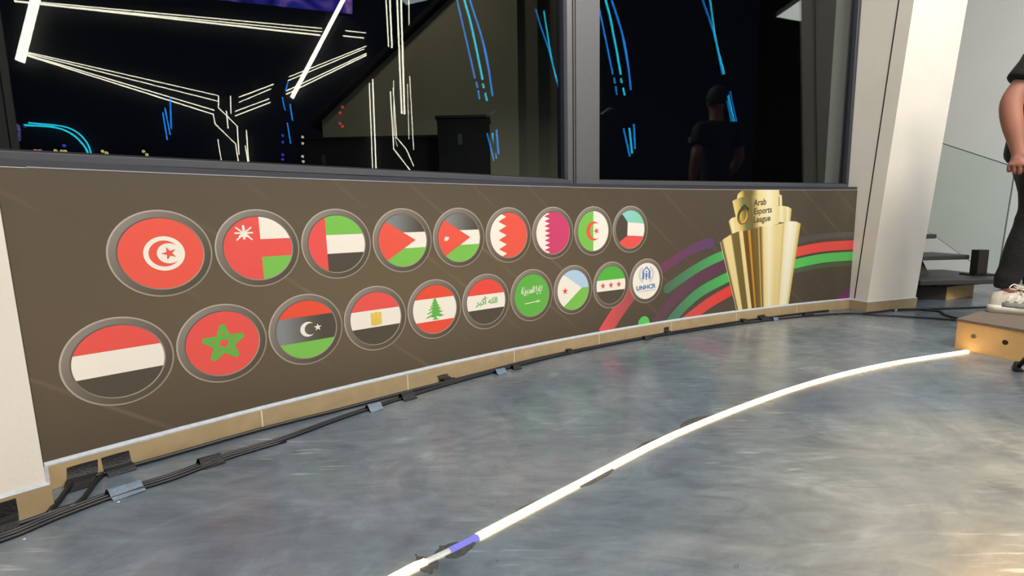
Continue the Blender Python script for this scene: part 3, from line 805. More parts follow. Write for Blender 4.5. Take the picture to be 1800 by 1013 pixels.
# ---- upper row
roundel(top_s[0], top_z[0], 'red roundel with a red crescent and star on a white disc', RED, [
    ('disc', [circ(0.05, 0, 0.49)], WHITE, 1), ('crescent', crescent(0.05, 0, 0.37, 0.11, 0.29), RED, 2), ('star', [star(0.16, 0, 0.195, rot=180)], RED, 2)])
emblem = [bar(-0.62, 0.28, -0.17, 0.68, .045), bar(-0.62, 0.68, -0.17, 0.28, .045), bar(-0.40, 0.30, -0.40, 0.74, .07), bar(-0.66, 0.50, -0.14, 0.50, .05),
          star(-0.40, 0.50, 0.15, 6), bar(-0.55, 0.40, -0.25, 0.40, .05), circ(-0.40, 0.44, 0.085, 14)]
roundel(top_s[1], top_z[1], 'red roundel with white and green quarters and a white dagger emblem', RED2, [
    ('quarter', [clip(rect(0.06, 1.2, 0.29, 1.2))], WHITE, 1), ('quarter', [clip(rect(0.06, 1.2, -1.2, -0.28))], GREEN, 1), ('emblem', emblem, WHITE, 1)])
f, it = stripes(GREEN, WHITE, BLACK)
roundel(top_s[2], top_z[2], 'green, white and black striped roundel with an upright red band', f, it + [('band', [clip(rect(-1.2, -0.38, -1.2, 1.2))], RED2, 2)])
tri = clip([(-1.3, 1.1), (0.53, 0.0), (-1.3, -1.1)])
for i, st in ((3, None), (4, 'star')):
    f, it = stripes(gloss_wide, WHITE, GREEN, 0.31, -0.30)
    it = it + [('triangle', [tri], RED, 2)]
    if st: it.append(('star', [star(-0.62, -0.02, 0.13, 7, inner=0.45)], WHITE, 3))
    roundel(top_s[i], top_z[i], 'grey, white and green striped roundel with a %s' % ('plain red triangle' if not st else 'white star on its red triangle'), f, it)
def teeth(n, xt, xv):
    h = 2.0 / n
    p = [(xt if k % 2 else xv, 1.0 - k * h / 2) for k in range(2 * n + 1)]
    return p
def serrated(n, xt, xv):
    h = 2.04 / n
    polys = [clip(rect(-1.2, xv + 0.001, -1.2, 1.2))]
    for k in range(n):
        y = 1.02 - k * h
        polys.append(clip([(xv, y), (xv, y - h), (xt, y - h / 2)]))
    return polys
roundel(top_s[5], top_z[5], 'white and red roundel with five large teeth', RED, [('serrated_edge', serrated(5, -0.13, -0.55), WHITE, 1)])
roundel(top_s[6], top_z[6], 'white and maroon-pink roundel with nine small teeth', PINK, [('serrated_edge', serrated(9, -0.20, -0.52), WHITE, 1)])
roundel(top_s[7], top_z[7], 'green and white halved roundel with a red crescent and star', WHITE, [
    ('half', [clip(rect(-1.2, 0.0, -1.2, 1.2))], GREEN, 1), ('crescent', crescent(0.02, 0, 0.48, 0.15, 0.39), RED, 2), ('star', [star(0.20, 0, 0.19, rot=180)], RED, 2)])
roundel(top_s[8], top_z[8], 'pale teal, white and red roundel with a black trapezium', WHITE, [
    ('stripe', [clip([(-1.2, 0.42), (-0.2, 0.38), (1.3, 0.26), (1.3, 1.3), (-1.2, 1.3)])], lambda x, y: tuple(a + (b - a) * max(0, min(1, x * .5 + .6)) for a, b in zip((150, 206, 222), (132, 206, 176))), 1),
    ('stripe', [clip([(-1.2, -0.25), (-0.2, -0.32), (1.3, -0.42), (1.3, -1.3), (-1.2, -1.3)])], RED2, 1),
    ('trapezium', [clip([(-1.2, 1.25), (-0.50, 0.73), (-0.2, 0.38), (-0.22, -0.33), (-0.73, -0.62), (-1.3, -0.9)])], BLACK, 2)])
# ---- lower row
f, it = stripes(RED2, WHITE, BLACK)
roundel(bot_s[0], bot_z[0], 'plain red, white and black striped roundel at the lower left end', f, it)
pent = []
pp = [(0.58 * math.cos(R2(90 + 72 * k)), 0.58 * math.sin(R2(90 + 72 * k)) ) for k in range(5)]
for k in range(5):
    pent.append(bar(*pp[k], *pp[(k + 2) % 5], 0.135))
roundel(bot_s[1], bot_z[1], 'red roundel with a green five-pointed interlaced star', RED2, [('star', pent, GREEN2, 1)])
f, it = stripes((232, 82, 58), gloss, GREEN, 0.46, -0.42)
roundel(bot_s[2], bot_z[2], 'red, grey-black and green striped roundel with a white crescent and star', f, it + [('crescent', crescent(0.03, 0.0, 0.26, 0.09, 0.205), WHITE, 1), ('star', [star(0.36, 0.02, 0.14, rot=162)], WHITE, 1)])
f, it = stripes(RED2, WHITE, BLACK)
eagle = [rect(-0.20, -0.10, -0.24, 0.22), rect(0.10, 0.20, -0.24, 0.22), rect(-0.10, 0.10, -0.27, 0.02), [(-0.08, 0.02), (0.08, 0.02), (0.05, 0.2), (-0.05, 0.2)], circ(0, 0.19, 0.06, 12)]
roundel(bot_s[3], bot_z[3], 'red, white and black striped roundel with a small golden eagle', f, it + [('eagle', [rect(-0.22, 0.22, -0.26, 0.23)], (238, 214, 122), 1), ('eagle_outline', eagle, (228, 196, 92), 2)])
f, it = stripes((230, 80, 58), WHITE, (230, 80, 58), 0.46, -0.48)
tree = [[(-0.05, -0.44), (0.05, -0.44), (0.035, -0.2), (-0.035, -0.2)], [(-0.16, -0.44), (0.18, -0.44), (0.04, -0.36), (-0.04, -0.36)]]
for (y0, y1, hw) in ((-0.34, -0.10, 0.46), (-0.18, 0.04, 0.40), (-0.04, 0.17, 0.32), (0.08, 0.28, 0.24), (0.20, 0.40, 0.16), (0.32, 0.46, 0.09)):
    tree.append([(-hw, y0 + 0.02), (-hw * 0.75, y0 + 0.005), (-hw * 0.5, y0 + 0.05), (-hw * 0.2, y0 + 0.0), (hw * 0.15, y0 + 0.045), (hw * 0.5, y0), (hw * 0.8, y0 + 0.05), (hw, y0 + 0.03), (hw * 0.55, y0 + 0.12), (0.0, y1), (-hw * 0.5, y0 + 0.11)])
roundel(bot_s[4], bot_z[4], 'red and white striped roundel with a green cedar tree', f, it + [('cedar', tree, GREEN2, 1)])
def arab_item(txt, x0, x1, y0, y1):
    def make(s, z, k):
        return text_bm(arabic(txt), lambda x, y, b: (s + k * (x0 + (x1 - x0) * (x - b[0]) / (b[1] - b[0])), z + k * (y0 + (y1 - y0) * (y - b[2]) / (b[3] - b[2]))), 0.03)
    return make
f, it = stripes((232, 78, 66), WHITE, BLACK)
roundel(bot_s[5], bot_z[5], 'red, white and black striped roundel with green Arabic script', f, it + [('script', arab_item('الله أكبر', -0.56, 0.58, -0.2, 0.24), GREEN2, 1)])
roundel(bot_s[6], bot_z[6], 'green roundel with white Arabic script above a sword', (96, 178, 72), [
    ('script', arab_item('لا إله إلا الله', -0.02, 0.62, 0.0, 0.44), WHITE, 1), ('script', arab_item('محمد رسول الله', -0.62, 0.04, 0.0, 0.44), WHITE, 1),
    ('sword', [bar(-0.42, -0.37, 0.30, -0.32, 0.035), bar(0.28, -0.39, 0.32, -0.25, 0.03), bar(0.30, -0.32, 0.46, -0.32, 0.05)], WHITE, 1)])
roundel(bot_s[7], bot_z[7], 'pale blue and green roundel with a red star on a white triangle', SKY, [
    ('half', [clip(rect(-1.2, 1.2, -1.2, 0.06))], GREEN, 1), ('triangle', [clip([(-1.15, 1.15), (0.55, 0.06), (-1.15, -1.2)])], WHITE, 2), ('star', [star(-0.52, -0.02, 0.19)], (222, 74, 56), 3)])
f, it = stripes((86, 180, 66), WHITE, BLACK, 0.29, -0.29)
roundel(bot_s[8], bot_z[8], 'green, white and black striped roundel with three red stars', f, it + [('star', [star(x, 0, 0.19)], (216, 84, 64), 1) for x in (-0.56, -0.01, 0.54)])
leaves = {-1: [], 1: []}
for sd in (-1, 1):
    for k in range(9):
        a = R2(-62 + 13.5 * k)
        for q in (-1, 1):
            cx, cy = 0.50 * math.cos(a), 0.36 + 0.46 * math.sin(a)
            da = a + R2(90) + q * 0.6
            ex, ey = cx + 0.13 * math.cos(da), cy + 0.13 * math.sin(da)
            nx, ny = -math.sin(da) * 0.022, math.cos(da) * 0.022
            mx_, my_ = (cx + ex) / 2, (cy + ey) / 2
            leaves[sd].append([(sd * cx, cy), (sd * (mx_ + nx), my_ + ny), (sd * ex, ey), (sd * (mx_ - nx), my_ - ny)])
hands = []
for sd in (-1, 1):
    hands.append([(0.0, 0.82), (sd * 0.30, 0.55), (sd * 0.30, 0.44), (0.0, 0.72)])
    hands.append([(sd * 0.30, 0.55), (sd * 0.30, 0.12), (sd * 0.22, 0.06), (sd * 0.15, 0.18), (sd * 0.15, 0.45), (sd * 0.20, 0.60)])
hands += [circ(0, 0.52, 0.055, 14), [(-0.075, 0.44), (0.075, 0.44), (0.085, 0.22), (0.05, 0.22), (0.04, 0.05), (-0.04, 0.05), (-0.05, 0.22), (-0.085, 0.22)]]
def un_text(s, z, k):
    return text_bm('UNHCR', lambda x, y, b: (s + k * (-0.72 + 1.44 * (x - b[0]) / (b[1] - b[0])), z + k * (-0.50 + 0.26 * (y - b[2]) / (b[3] - b[2]) + 0.06 * (x - b[0]) / (b[1] - b[0]))), 0.045)
def un_small(s, z, k):
    return text_bm('The UN Refugee Agency', lambda x, y, b: (s + k * (-0.66 + 1.36 * (x - b[0]) / (b[1] - b[0])), z + k * (-0.63 + 0.10 * (y - b[2]) / (b[3] - b[2]) + 0.05 * (x - b[0]) / (b[1] - b[0]))))
roundel(bot_s[9], bot_z[9], 'white roundel with a blue wreath emblem and the letters UNHCR', WHITE, [
    ('wreath_branch', leaves[-1], (128, 156, 196), 1), ('wreath_branch', leaves[1], (128, 156, 196), 1), ('hands_emblem', hands, (82, 128, 192), 1), ('lettering', un_text, (70, 120, 178), 1), ('lettering', un_small, (150, 172, 200), 1)])

# ---- swooping colour bands
def ribbon(name, pts, width, layer, c0, c1, cap0=False, cap1=False, label=None, clipz=True):
    P = smooth_path([(p[0], p[1], 0) for p in pts], 8)
    polys = []
    Lp, Rp, T = [], [], []
    tot = sum((P[i + 1] - P[i]).length for i in range(len(P) - 1))
    acc = 0
    for i, p in enumerate(P):
        d = (P[min(i + 1, len(P) - 1)] - P[max(i - 1, 0)]).normalized()
        nrm = Vector((-d.y, d.x, 0)) * width / 2
        Lp.append(p + nrm); Rp.append(p - nrm)
    for i in range(len(P) - 1):
        polys.append([(v.x, v.y) for v in (Lp[i], Rp[i], Rp[i + 1], Lp[i + 1])])
    for on, p, q in ((cap0, P[0], P[1]), (cap1, P[-1], P[-2])):
        if on:
            a_ = math.atan2(p.y - q.y, p.x - q.x)
            polys.append(circ(p.x, p.y, width / 2, 16, a_ - math.pi / 2, a_ + math.pi / 2))
    bm = flat_bm(polys)
    for co, no in (((0, BZ0, 0), (0, -1, 0)), ((BAN1, 0, 0), (1, 0, 0))):
        bmesh.ops.bisect_plane(bm, geom=bm.verts[:] + bm.edges[:] + bm.faces[:], dist=1e-6, plane_co=co, plane_no=no, clear_outer=True)
    sa, sb = P[0].x, P[-1].x
    def colr(x, y):
        t_ = max(0, min(1, (x - sa) / (sb - sa)))
        return tuple(a + (b - a) * t_ for a, b in zip(c0, c1))
    o = to_wall(name, bm, layer, colr, banner)
    if label: o['label'] = label
    return o
Bd, Bw = D['bands'], D['bandw']
ribbon('colour_band', Bd['purple_top'], Bw['purple_top'], 1, (112, 66, 88), (98, 66, 108), False, True, 'upper purple band ending in a round tip')
ribbon('colour_band', Bd['green_top'], Bw['green_top'], 1, (78, 112, 94), (76, 178, 92), True, False, 'upper green band with a round teal tip')
ribbon('colour_band', Bd['purple_mid'], Bw['purple_mid'] * 0.9, 1, (98, 70, 84), (94, 56, 82), False, False, 'lower purple band')
ribbon('colour_band', Bd['green_mid'], Bw['green_mid'] * 0.92, 1, (80, 120, 100), (78, 180, 92), False, False, 'lower green band')
ribbon('colour_band', Bd['red_low'], Bw['red_low'] * 0.95, 1, (206, 84, 80), (222, 62, 56), False, False, 'short red band beside the trophy')
ribbon('colour_band', Bd['red_left'], 0.098, 1, (224, 84, 88), (150, 82, 82), False, False, 'broad red band fading under the roundels')
ribbon('colour_band', Bd['grey_right'], Bw['grey_right'], 1, (86, 80, 78), (92, 88, 88), label='grey band right of the trophy')
ribbon('colour_band', Bd['red_right'], Bw['red_right'], 1, (226, 84, 72), (226, 78, 72), label='red band right of the trophy')
ribbon('colour_band', Bd['green_right'], Bw['green_right'], 1, (92, 196, 96), (88, 190, 96), label='green band right of the trophy')
ribbon('colour_band', Bd['shade_right'], Bw['shade_right'], 1, (84, 98, 72), (78, 90, 74), label='dull olive band right of the trophy')
gb = D['green_blob'][0][0]
bmb = flat_bm([circ(gb[0], gb[1], 0.048, 28)])
bmesh.ops.bisect_plane(bmb, geom=bmb.verts[:] + bmb.edges[:] + bmb.faces[:], dist=1e-6, plane_co=(0, BZ0, 0), plane_no=(0, -1, 0), clear_outer=True)
to_wall('colour_band', bmb, 1, (88, 200, 92), banner)['label'] = 'round green band tip at the bottom edge'
cb = flat_bm([D['corner']])
for co, no in (((0, BZ0, 0), (0, -1, 0)), ((BAN1, 0, 0), (1, 0, 0))):
    bmesh.ops.bisect_plane(cb, geom=cb.verts[:] + cb.edges[:] + cb.faces[:], dist=1e-6, plane_co=co, plane_no=no, clear_outer=True)
to_wall('colour_band', cb, 1, (112, 52, 104), banner)['label'] = 'purple band in the lower right corner'

# ---- printed golden trophy
GO = dict(p=(226, 208, 148), c=(238, 230, 196), o=(112, 96, 52), d=(84, 68, 34), g=(206, 178, 92), y=(214, 160, 52), b=(112, 76, 34), w=(242, 238, 220), gr=(110, 118, 76))
TIERS = [('crown', 'p p g o o p c p g'), ('back_right', 'p c g'), ('side_right', 'p c p c g'), ('side_left', 'g c p p'),
         ('sign', 'p g gr o p c p'), ('centre', 'b d b y y o o g g c c p g c'), ('front_right', 'p c w c g'), ('front_left', 'w w p g o o p g')]
COLS = dict(front_left=['w', 'd', 'p', 'p', 'o', 'o', 'p', 'p'], centre=['b', 'b', 'd', 'y', 'b', 'o', 'o', 'g', 'b', 'p', 'c', 'p', 'p', 'g'])
trophy = None
for li, (nm, cs) in enumerate(TIERS):
    topl, botl = D['tiers'][nm]
    cl = [GO[c_] for c_ in (COLS.get(nm) or cs.split())]
    n_ = len(topl)
    def clampz(q): return (min(q[0], BAN1), max(BZ0, min(BZ1, q[1])))
    bm = bmesh.new()
    NV = 10
    colmap = {}
    grid = []
    sub = []
    for i in range(n_):                     # refine across for smooth shading
        sub.append((i, 0.0))
        if i < n_ - 1:
            sub += [(i, 0.33), (i, 0.67)]
    for (i, fx) in sub:
        j = min(i + 1, n_ - 1)
        colr_ = tuple(a + (b - a) * fx for a, b in zip(cl[i], cl[j]))
        tq = [topl[i][k] + (topl[j][k] - topl[i][k]) * fx for k in (0, 1)]
        bq = [botl[i][k] + (botl[j][k] - botl[i][k]) * fx for k in (0, 1)]
        colv = []
        for v_ in range(NV + 1):
            f_ = v_ / NV
            wob = 0.0
            q = clampz((tq[0] + (bq[0] - tq[0]) * f_ + wob, tq[1] + (bq[1] - tq[1]) * f_))
            vert = bm.verts.new((q[0], q[1], 0))
            colmap[(round(q[0], 5), round(q[1], 5))] = colr_
            colv.append(vert)
        grid.append((colv, colr_, tq, bq))
    for i in range(len(grid) - 1):
        for v_ in range(NV):
            try: bm.faces.new((grid[i][0][v_], grid[i][0][v_ + 1], grid[i + 1][0][v_ + 1], grid[i + 1][0][v_]))
            except ValueError: pass
    def colf(x, y, grid=grid):
        best = None
        # interpolate between the two stops whose lines enclose (x, y)
        prev = None
        for (cv, c_, tq, bq) in grid:
            dz = (bq[1] - tq[1]) or 1e-6
            f_ = max(0, min(1, (y - tq[1]) / dz))
            xl = tq[0] + (bq[0] - tq[0]) * f_
            if xl >= x:
                if prev is None: return c_
                x0, c0_ = prev
                k_ = (x - x0) / ((xl - x0) or 1e-6)
                return tuple(a + (b - a) * k_ for a, b in zip(c0_, c_))
            prev = (xl, c_)
        return prev[1]
    o = to_wall('trophy_tier' if trophy else 'golden_trophy', bm, 3 + li * 0.6, colf, trophy or banner)
    if trophy is None:
        trophy = o
        o['label'] = 'printed golden trophy of stepped curved plates'
for body, s_, z_, size in (('Arab', 3.128, 0.8085, 0.0600), ('Esports', 3.131, 0.7500, 0.0575), ('League', 3.132, 0.6925, 0.0585)):
    to_wall('lettering', text_bm(body, lambda x, y, b: (s_ + x * size, z_ + y * size * 1.02 + x * size * 0.075), 0.018), 10, (84, 72, 38), trophy)
lr = (3.029, 0.742)
def ell(rx, rz, n=40): return [(lr[0] + rx * math.cos(2 * math.pi * k / n), lr[1] + rz * math.sin(2 * math.pi * k / n) + 0.1 * rx * math.cos(2 * math.pi * k / n)) for k in range(n)]
def ering(a, b, c_, d_):
    A_, B_ = ell(a, b), ell(c_, d_)
    return [[A_[i], A_[(i + 1) % 40], B_[(i + 1) % 40], B_[i]] for i in range(40)]
to_wall('logo_ring', flat_bm(ering(0.050, 0.056, 0.030, 0.036)), 10, lambda x, y: tuple(a + (b - a) * max(0, min(1, .5 + (x - lr[0] - (y - lr[1])) * 9)) for a, b in zip((66, 60, 34), (226, 166, 60))), trophy)
to_wall('logo_ring', flat_bm(ering(0.052, 0.058, 0.047, 0.053)), 11, (70, 62, 34), trophy)
to_wall('logo_peak', flat_bm([bar(lr[0] + 0.012, lr[1] + 0.074, lr[0] + 0.055, lr[1] + 0.040, 0.012), bar(lr[0] + 0.014, lr[1] + 0.074, lr[0] - 0.02, lr[1] + 0.05, 0.012)]), 11, (58, 54, 34), trophy)

# ------------------------------------------------------------------ light strip let into the floor
ST = [(-0.80, 0.42, 0), (-0.52, 0.70, 0), (-0.256, 0.934, 0), (-0.205, 0.972, 0), (-0.108, 1.045, 0), (0.145, 1.252, 0), (0.589, 1.605, 0), (1.221, 2.004, 0), (1.803, 2.284, 0), (2.415, 2.488, 0)]
path = smooth_path(ST, 14)
i_gap0, i_gap1 = 3 * 14, 4 * 14
def strip_piece(name, pts, material, parent, hw=0.0105, h=0.008):
    prof = [(-hw, -0.004), (-hw, 0.003), (-hw * 0.75, h * 0.8), (-hw * 0.3, h), (hw * 0.3, h), (hw * 0.75, h * 0.8), (hw, 0.003), (hw, -0.004)]
    bm = bmesh.new()
    rings = []
    for i, p in enumerate(pts):
        d = (pts[min(i + 1, len(pts) - 1)] - pts[max(i - 1, 0)]).normalized()
        nrm = Vector((-d.y, d.x, 0))
        rings.append([bm.verts.new(p + nrm * a + Vector((0, 0, b))) for a, b in prof])
    for i in range(len(rings) - 1):
        for k in range(len(prof)):
            j = (k + 1) % len(prof)
            bm.faces.new((rings[i][k], rings[i][j], rings[i + 1][j], rings[i + 1][k]))
    bm.faces.new(rings[0][::-1]); bm.faces.new(rings[-1])
    return bobj(name, bm, material, parent, True)
strip = empty('floor_light_strip', (0, 0, 0))
tag(strip, 'glowing warm white light strip curving across the concrete floor', 'light strip')
strip_piece('lit_tube', path[:i_gap0 + 1], M['strip_on'], strip)
strip_piece('unlit_tube', path[i_gap0:i_gap1 - 4], M['tube_off'], strip, 0.0090, 0.006)
strip_piece('blue_tube_end', path[i_gap1 - 5:i_gap1 + 2], M['strip_blue'], strip, 0.0095, 0.0065)['label'] = 'blue-violet glowing tube end'
strip_piece('lit_tube', path[i_gap1 + 1:], M['strip_on'], strip)
# rough mortar left along the groove
rng = random.Random(11)
for (t0, n_pts, side, wd) in ((2.55, 9, 1, 0.030), (2.7, 10, -1, 0.026), (3.4, 8, 1, 0.022), (3.55, 8, -1, 0.020), (6.05, 5, 1, 0.030), (4.55, 5, 1, 0.012), (5.1, 5, -1, 0.014), (5.6, 5, 1, 0.014)):
    i0 = int(t0 * 14)
    seg = path[i0:i0 + n_pts]
    inner, outer = [], []
    for i, p in enumerate(seg):
        d = (path[i0 + i + 1] - path[i0 + i - 1]).normalized()
        nrm = Vector((-d.y, d.x, 0)) * side
        tap = math.sin(math.pi * (i + 0.35) / (len(seg) - 0.3))
        inner.append(p + nrm * 0.0100)
        outer.append(p + nrm * (0.014 + wd * max(tap, 0.05) * rng.uniform(0.45, 1.15)))
    bm = bmesh.new()
    lo = [bm.verts.new((v.x, v.y, 0.0002)) for v in inner + outer[::-1]]
    hi = [bm.verts.new((v.x, v.y, 0.0022 if k < len(inner) else 0.0008)) for k, v in enumerate(inner + outer[::-1])]
    bm.faces.new(hi)
    for i in range(len(lo)):
        j = (i + 1) % len(lo)
        bm.faces.new((lo[i], lo[j], hi[j], hi[i]))
    bobj('mortar_patch', bm, M['mortar'], strip)

# ------------------------------------------------------------------ cables and tape along the wall foot
def cable(label, pts, r, z=None, group=None):
    P = smooth_path([(p[0], p[1], (r + 0.0008) if len(p) < 3 else p[2]) for p in pts], 6)
    bm = bmesh.new()
    bm_tube(bm, P, r, 8)
    o = bobj('cable', bm, M['black_rubber'], None, True)
    tag(o, label, 'cable', group)
    return o
def wp(s, off): v = W(s, 0, off); return (v.x, v.y)
rng = random.Random(5)
cable('black cable lying tight against the tiled wall foot', [wp(-0.585, 0.185)] + [wp(-0.56, 0.12), wp(-0.52, 0.030), wp(-0.43, 0.026)] + [wp(s / 10, 0.030 + (0.020 if 0 < s < 12 else 0.0) + rng.uniform(-0.004, 0.004)) for s in range(-3, 40, 3)], 0.0075)
CB = [(-1.42, 0.955), (-1.262, 1.085), (-1.207, 1.175), (-1.136, 1.27), (-1.036, 1.357), (-0.941, 1.480), (-0.806, 1.600), (-0.668, 1.77), (-0.492, 1.956), (-0.274, 2.159), (-0.009, 2.377), (0.308, 2.606), (0.683, 2.835), (1.105, 3.050), (1.569, 3.247), (2.07, 3.429), (2.50, 3.510), (2.633, 3.435), (2.812, 3.350), (3.006, 3.212), (3.05, 3.06)]
cable('thin black cable swinging out across the floor and past the white column', CB, 0.0060)
def shift(pts, d): 
    out = []
    for i, p in enumerate(pts):
        a = Vector(pts[max(i - 1, 0)]); b = Vector(pts[min(i + 1, len(pts) - 1)])
        t_ = (b - a).normalized()
        out.append((p[0] - t_.y * d, p[1] + t_.x * d))
    return out
cable('black cable in the bundle by the cream column', shift(CB[:12], 0.017), 0.0055)
cable('black cable on the outer side of the floor bundle', shift(CB[:7], -0.016), 0.0050)
cable('thick black cable bending round the cream column foot', [(-1.45, 1.02), (-1.30, 1.11), (-1.225, 1.195), (-1.20, 1.235), (-1.245, 1.34), (-1.26, 1.392)], 0.0068)
cable('black cable running behind the platform to the stairs', [(2.60, 3.50), (2.728, 3.540), (2.90, 3.595), (3.07, 3.600), (3.20, 3.60), (3.627, 3.62), (3.95, 3.66)], 0.0075)
cable('short black cable looping to the back of the platform', [(3.10, 3.58), (3.16, 3.50), (3.09, 3.38), (3.07, 3.24), (3.10, 3.10)], 0.0075)

def tape(label, s, wd, prof, material, skew=0.0, group=None):
    """piece of tape laid over a profile of (off, z); 1 mm thick, edges a little uneven"""
    bm = bmesh.new()
    n = 5
    rings = []
    for i in range(n + 1):
        f = i / n
        row = []
        for k, (o, z) in enumerate(prof):
            sk = skew * (k / (len(prof) - 1) - 0.5)
            row.append(W(s + (f - 0.5) * wd + sk, z + 0.0012 * math.sin(3 * f + k), o))
        rings.append(row)
    m_ = len(prof)
    top = [[bm.verts.new(v) for v in row] for row in rings]
    inn = [[bm.verts.new(v + (Vector((CX, CY, 0)) - Vector((v.x, v.y, 0))).normalized() * -0.0006 + Vector((0, 0, -0.0006))) for v in row] for row in rings]
    for i in range(n):
        for k in range(m_ - 1):
            bm.faces.new((top[i][k], top[i][k + 1], top[i + 1][k + 1], top[i + 1][k]))
            bm.faces.new((inn[i][k], inn[i + 1][k], inn[i + 1][k + 1], inn[i][k + 1]))
    o = bobj('tape_strip', bm, material, None, True)
    tag(o, label, 'tape', group)
    return o
def wall_profile(zt, o_c, r, o_end): return [(0.0140, zt), (0.0142, 0.022), (o_c - r - 0.002, 0.0175), (o_c, 2 * r + 0.0025), (o_c + r + 0.003, 0.012), (o_end, 0.0018)]
def floor_profile(o_c, r, h): return [(o_c - h, 0.0018), (o_c - r - 0.003, 0.008), (o_c - r * 0.4, 2 * r + 0.003), (o_c + r * 0.4, 2 * r + 0.003), (o_c + r + 0.003, 0.008), (o_c + h, 0.0018)]
tape('large black tape over the cable nearest the cream column', -0.507, 0.070, wall_profile(0.054, 0.033, 0.0085, 0.075), M['black_tape'], -0.015)
tape('black tape on the tile, second from the cream column', -0.418, 0.068, wall_profile(0.055, 0.030, 0.0085, 0.052), M['black_tape'], 0.01)
tape('torn black tape standing up from the wall foot mid banner', 0.79, 0.055, wall_profile(0.032, 0.048, 0.0085, 0.075), M['black_tape'], 0.03)
tape('small black tape on the wall foot left of the third tile joint', 1.565, 0.040, wall_profile(0.020, 0.032, 0.0085, 0.055), M['black_tape'])
tape('upright black tape on the tile under the purple print bands', 2.352, 0.042, wall_profile(0.042, 0.032, 0.0085, 0.060), M['black_tape'])
tape('black tape lump on the cable under the trophy, left one', 3.055, 0.050, wall_profile(0.022, 0.034, 0.010, 0.060), M['black_tape'])
tape('black tape lump on the cable under the trophy, right one', 3.24, 0.075, wall_profile(0.030, 0.034, 0.010, 0.065), M['black_tape'])
tape('blue-grey tape across the floor cables near the cream column', -0.425, 0.075, floor_profile(0.196, 0.012, 0.030), M['grey_tape'], 0.02)
tape('black tape across the floor cables under the red star roundel', -0.205, 0.062, floor_profile(0.178, 0.012, 0.032), M['black_tape'], 0.015)
tape('blue-grey tape below the gold eagle roundel', 0.385, 0.055, floor_profile(0.128, 0.012, 0.026), M['grey_tape'], 0.015)
tape('black tape on the floor right of the blue-grey piece', 0.545, 0.058, floor_profile(0.108, 0.012, 0.030), M['black_tape'], 0.015)
tape('blue-grey tape at the wall foot below the script roundels', 1.055, 0.055, floor_profile(0.088, 0.010, 0.028), M['grey_tape'], 0.01)
tape('small black tape just right of that blue-grey tape below the script roundels', 1.16, 0.045, floor_profile(0.080, 0.010, 0.026), M['black_tape'])
tape('black tape at the wall foot below the three-star roundel', 2.14, 0.050, floor_profile(0.055, 0.010, 0.026), M['black_tape'])
tape('pale scrap of tape at the wall foot below the trophy', 3.29, 0.045, floor_profile(0.085, 0.009, 0.016), M['grey_tape'])
tape('black tape over the cable between trophy and white column', 3.62, 0.090, floor_profile(0.090, 0.010, 0.024), M['black_tape'])
# tape stuck on the plinth tile of the left column
a = (-0.60 + S0) / RW
tl = -Vector((math.cos(a), -math.sin(a), 0)); il = Vector((-math.sin(a), -math.cos(a), 0))
c0 = Vector((-1.262, 1.213, 0)) + il * 0.0105
bm = bmesh.new()
rows = []
for f in (0.0, 0.5, 1.0):
    u = 0.058 + f * 0.075
    rows.append([(u, z, o) for z, o in ((0.064, 0.0022), (0.024, 0.003), (0.019, 0.016), (0.017, 0.034), (0.002, 0.062))])
tv = [[bm.verts.new(c0 + tl * u + il * o + Vector((0, 0, z))) for u, z, o in r] for r in rows]
for i in range(2):
    for k in range(4): bm.faces.new((tv[i][k], tv[i][k + 1], tv[i + 1][k + 1], tv[i + 1][k]))
tag(bobj('tape_strip', bm, M['black_tape']), 'black tape stuck to the foot tile of the cream column', 'tape')

# paper crumbs and chips on the floor
for lb, p, r in (('tiny white paper crumb beside the blue-grey tape on the left', (-1.098, 1.238), 0.0035), ('tiny white paper crumb at the far left floor edge', (-1.205, 1.086), 0.003),
                 ('white scrap at the foot of the white column', (2.905, 3.600), 0.018)):
    bm = bmesh.new()
    bmesh.ops.create_icosphere(bm, subdivisions=1, radius=r)
    for v in bm.verts: v.co = Vector((v.co.x * random.uniform(.8, 1.5), v.co.y * random.uniform(.7, 1.1), v.co.z * 0.45))
    o = bobj('paper_crumb', bm, M['paper'])
    o.location = (p[0], p[1], r * 0.42)
    tag(o, lb, 'crumb')

# ------------------------------------------------------------------ wooden platform
e1 = Vector((0.24, -0.97, 0)).normalized(); e2 = Vector((0.864, 0.503, 0)).normalized()
P0 = Vector((2.418, 2.565, 0))
LA, LB, PH = 1.30, 1.20, 0.163
plat = empty('wooden_platform', P0 + e1 * LA / 2 + e2 * LB / 2)
tag(plat, 'low plywood platform with brown deck at the right edge', 'platform')
def pq(u, v): q = P0 + e1 * u + e2 * v; return (q.x, q.y)
bm = bmesh.new(); bm_prism(bm, [pq(-0.004, -0.004), pq(LA, -0.004), pq(LA, LB), pq(-0.004, LB)], PH - 0.014, PH)
child_at(bobj('deck_board', bm, M['deck']), plat)
for nm, (u0, u1, v0, v1) in dict(side_panel=(0.0, LA - 0.01, 0.0, 0.018), end_panel=(0.0, 0.018, 0.018, LB - 0.028), back_panel=(0.0, LA - 0.01, LB - 0.028, LB - 0.01), front_panel=(LA - 0.028, LA - 0.01, 0.018, LB - 0.028)).items():
    bm = bmesh.new(); bm_prism(bm, [pq(u0, v0), pq(u1, v0), pq(u1, v1), pq(u0, v1)], 0.0, PH - 0.0145); 
    o = child_at(bobj(nm, bm, M['ply']), plat)
    if nm == 'side_panel': side_panel = o
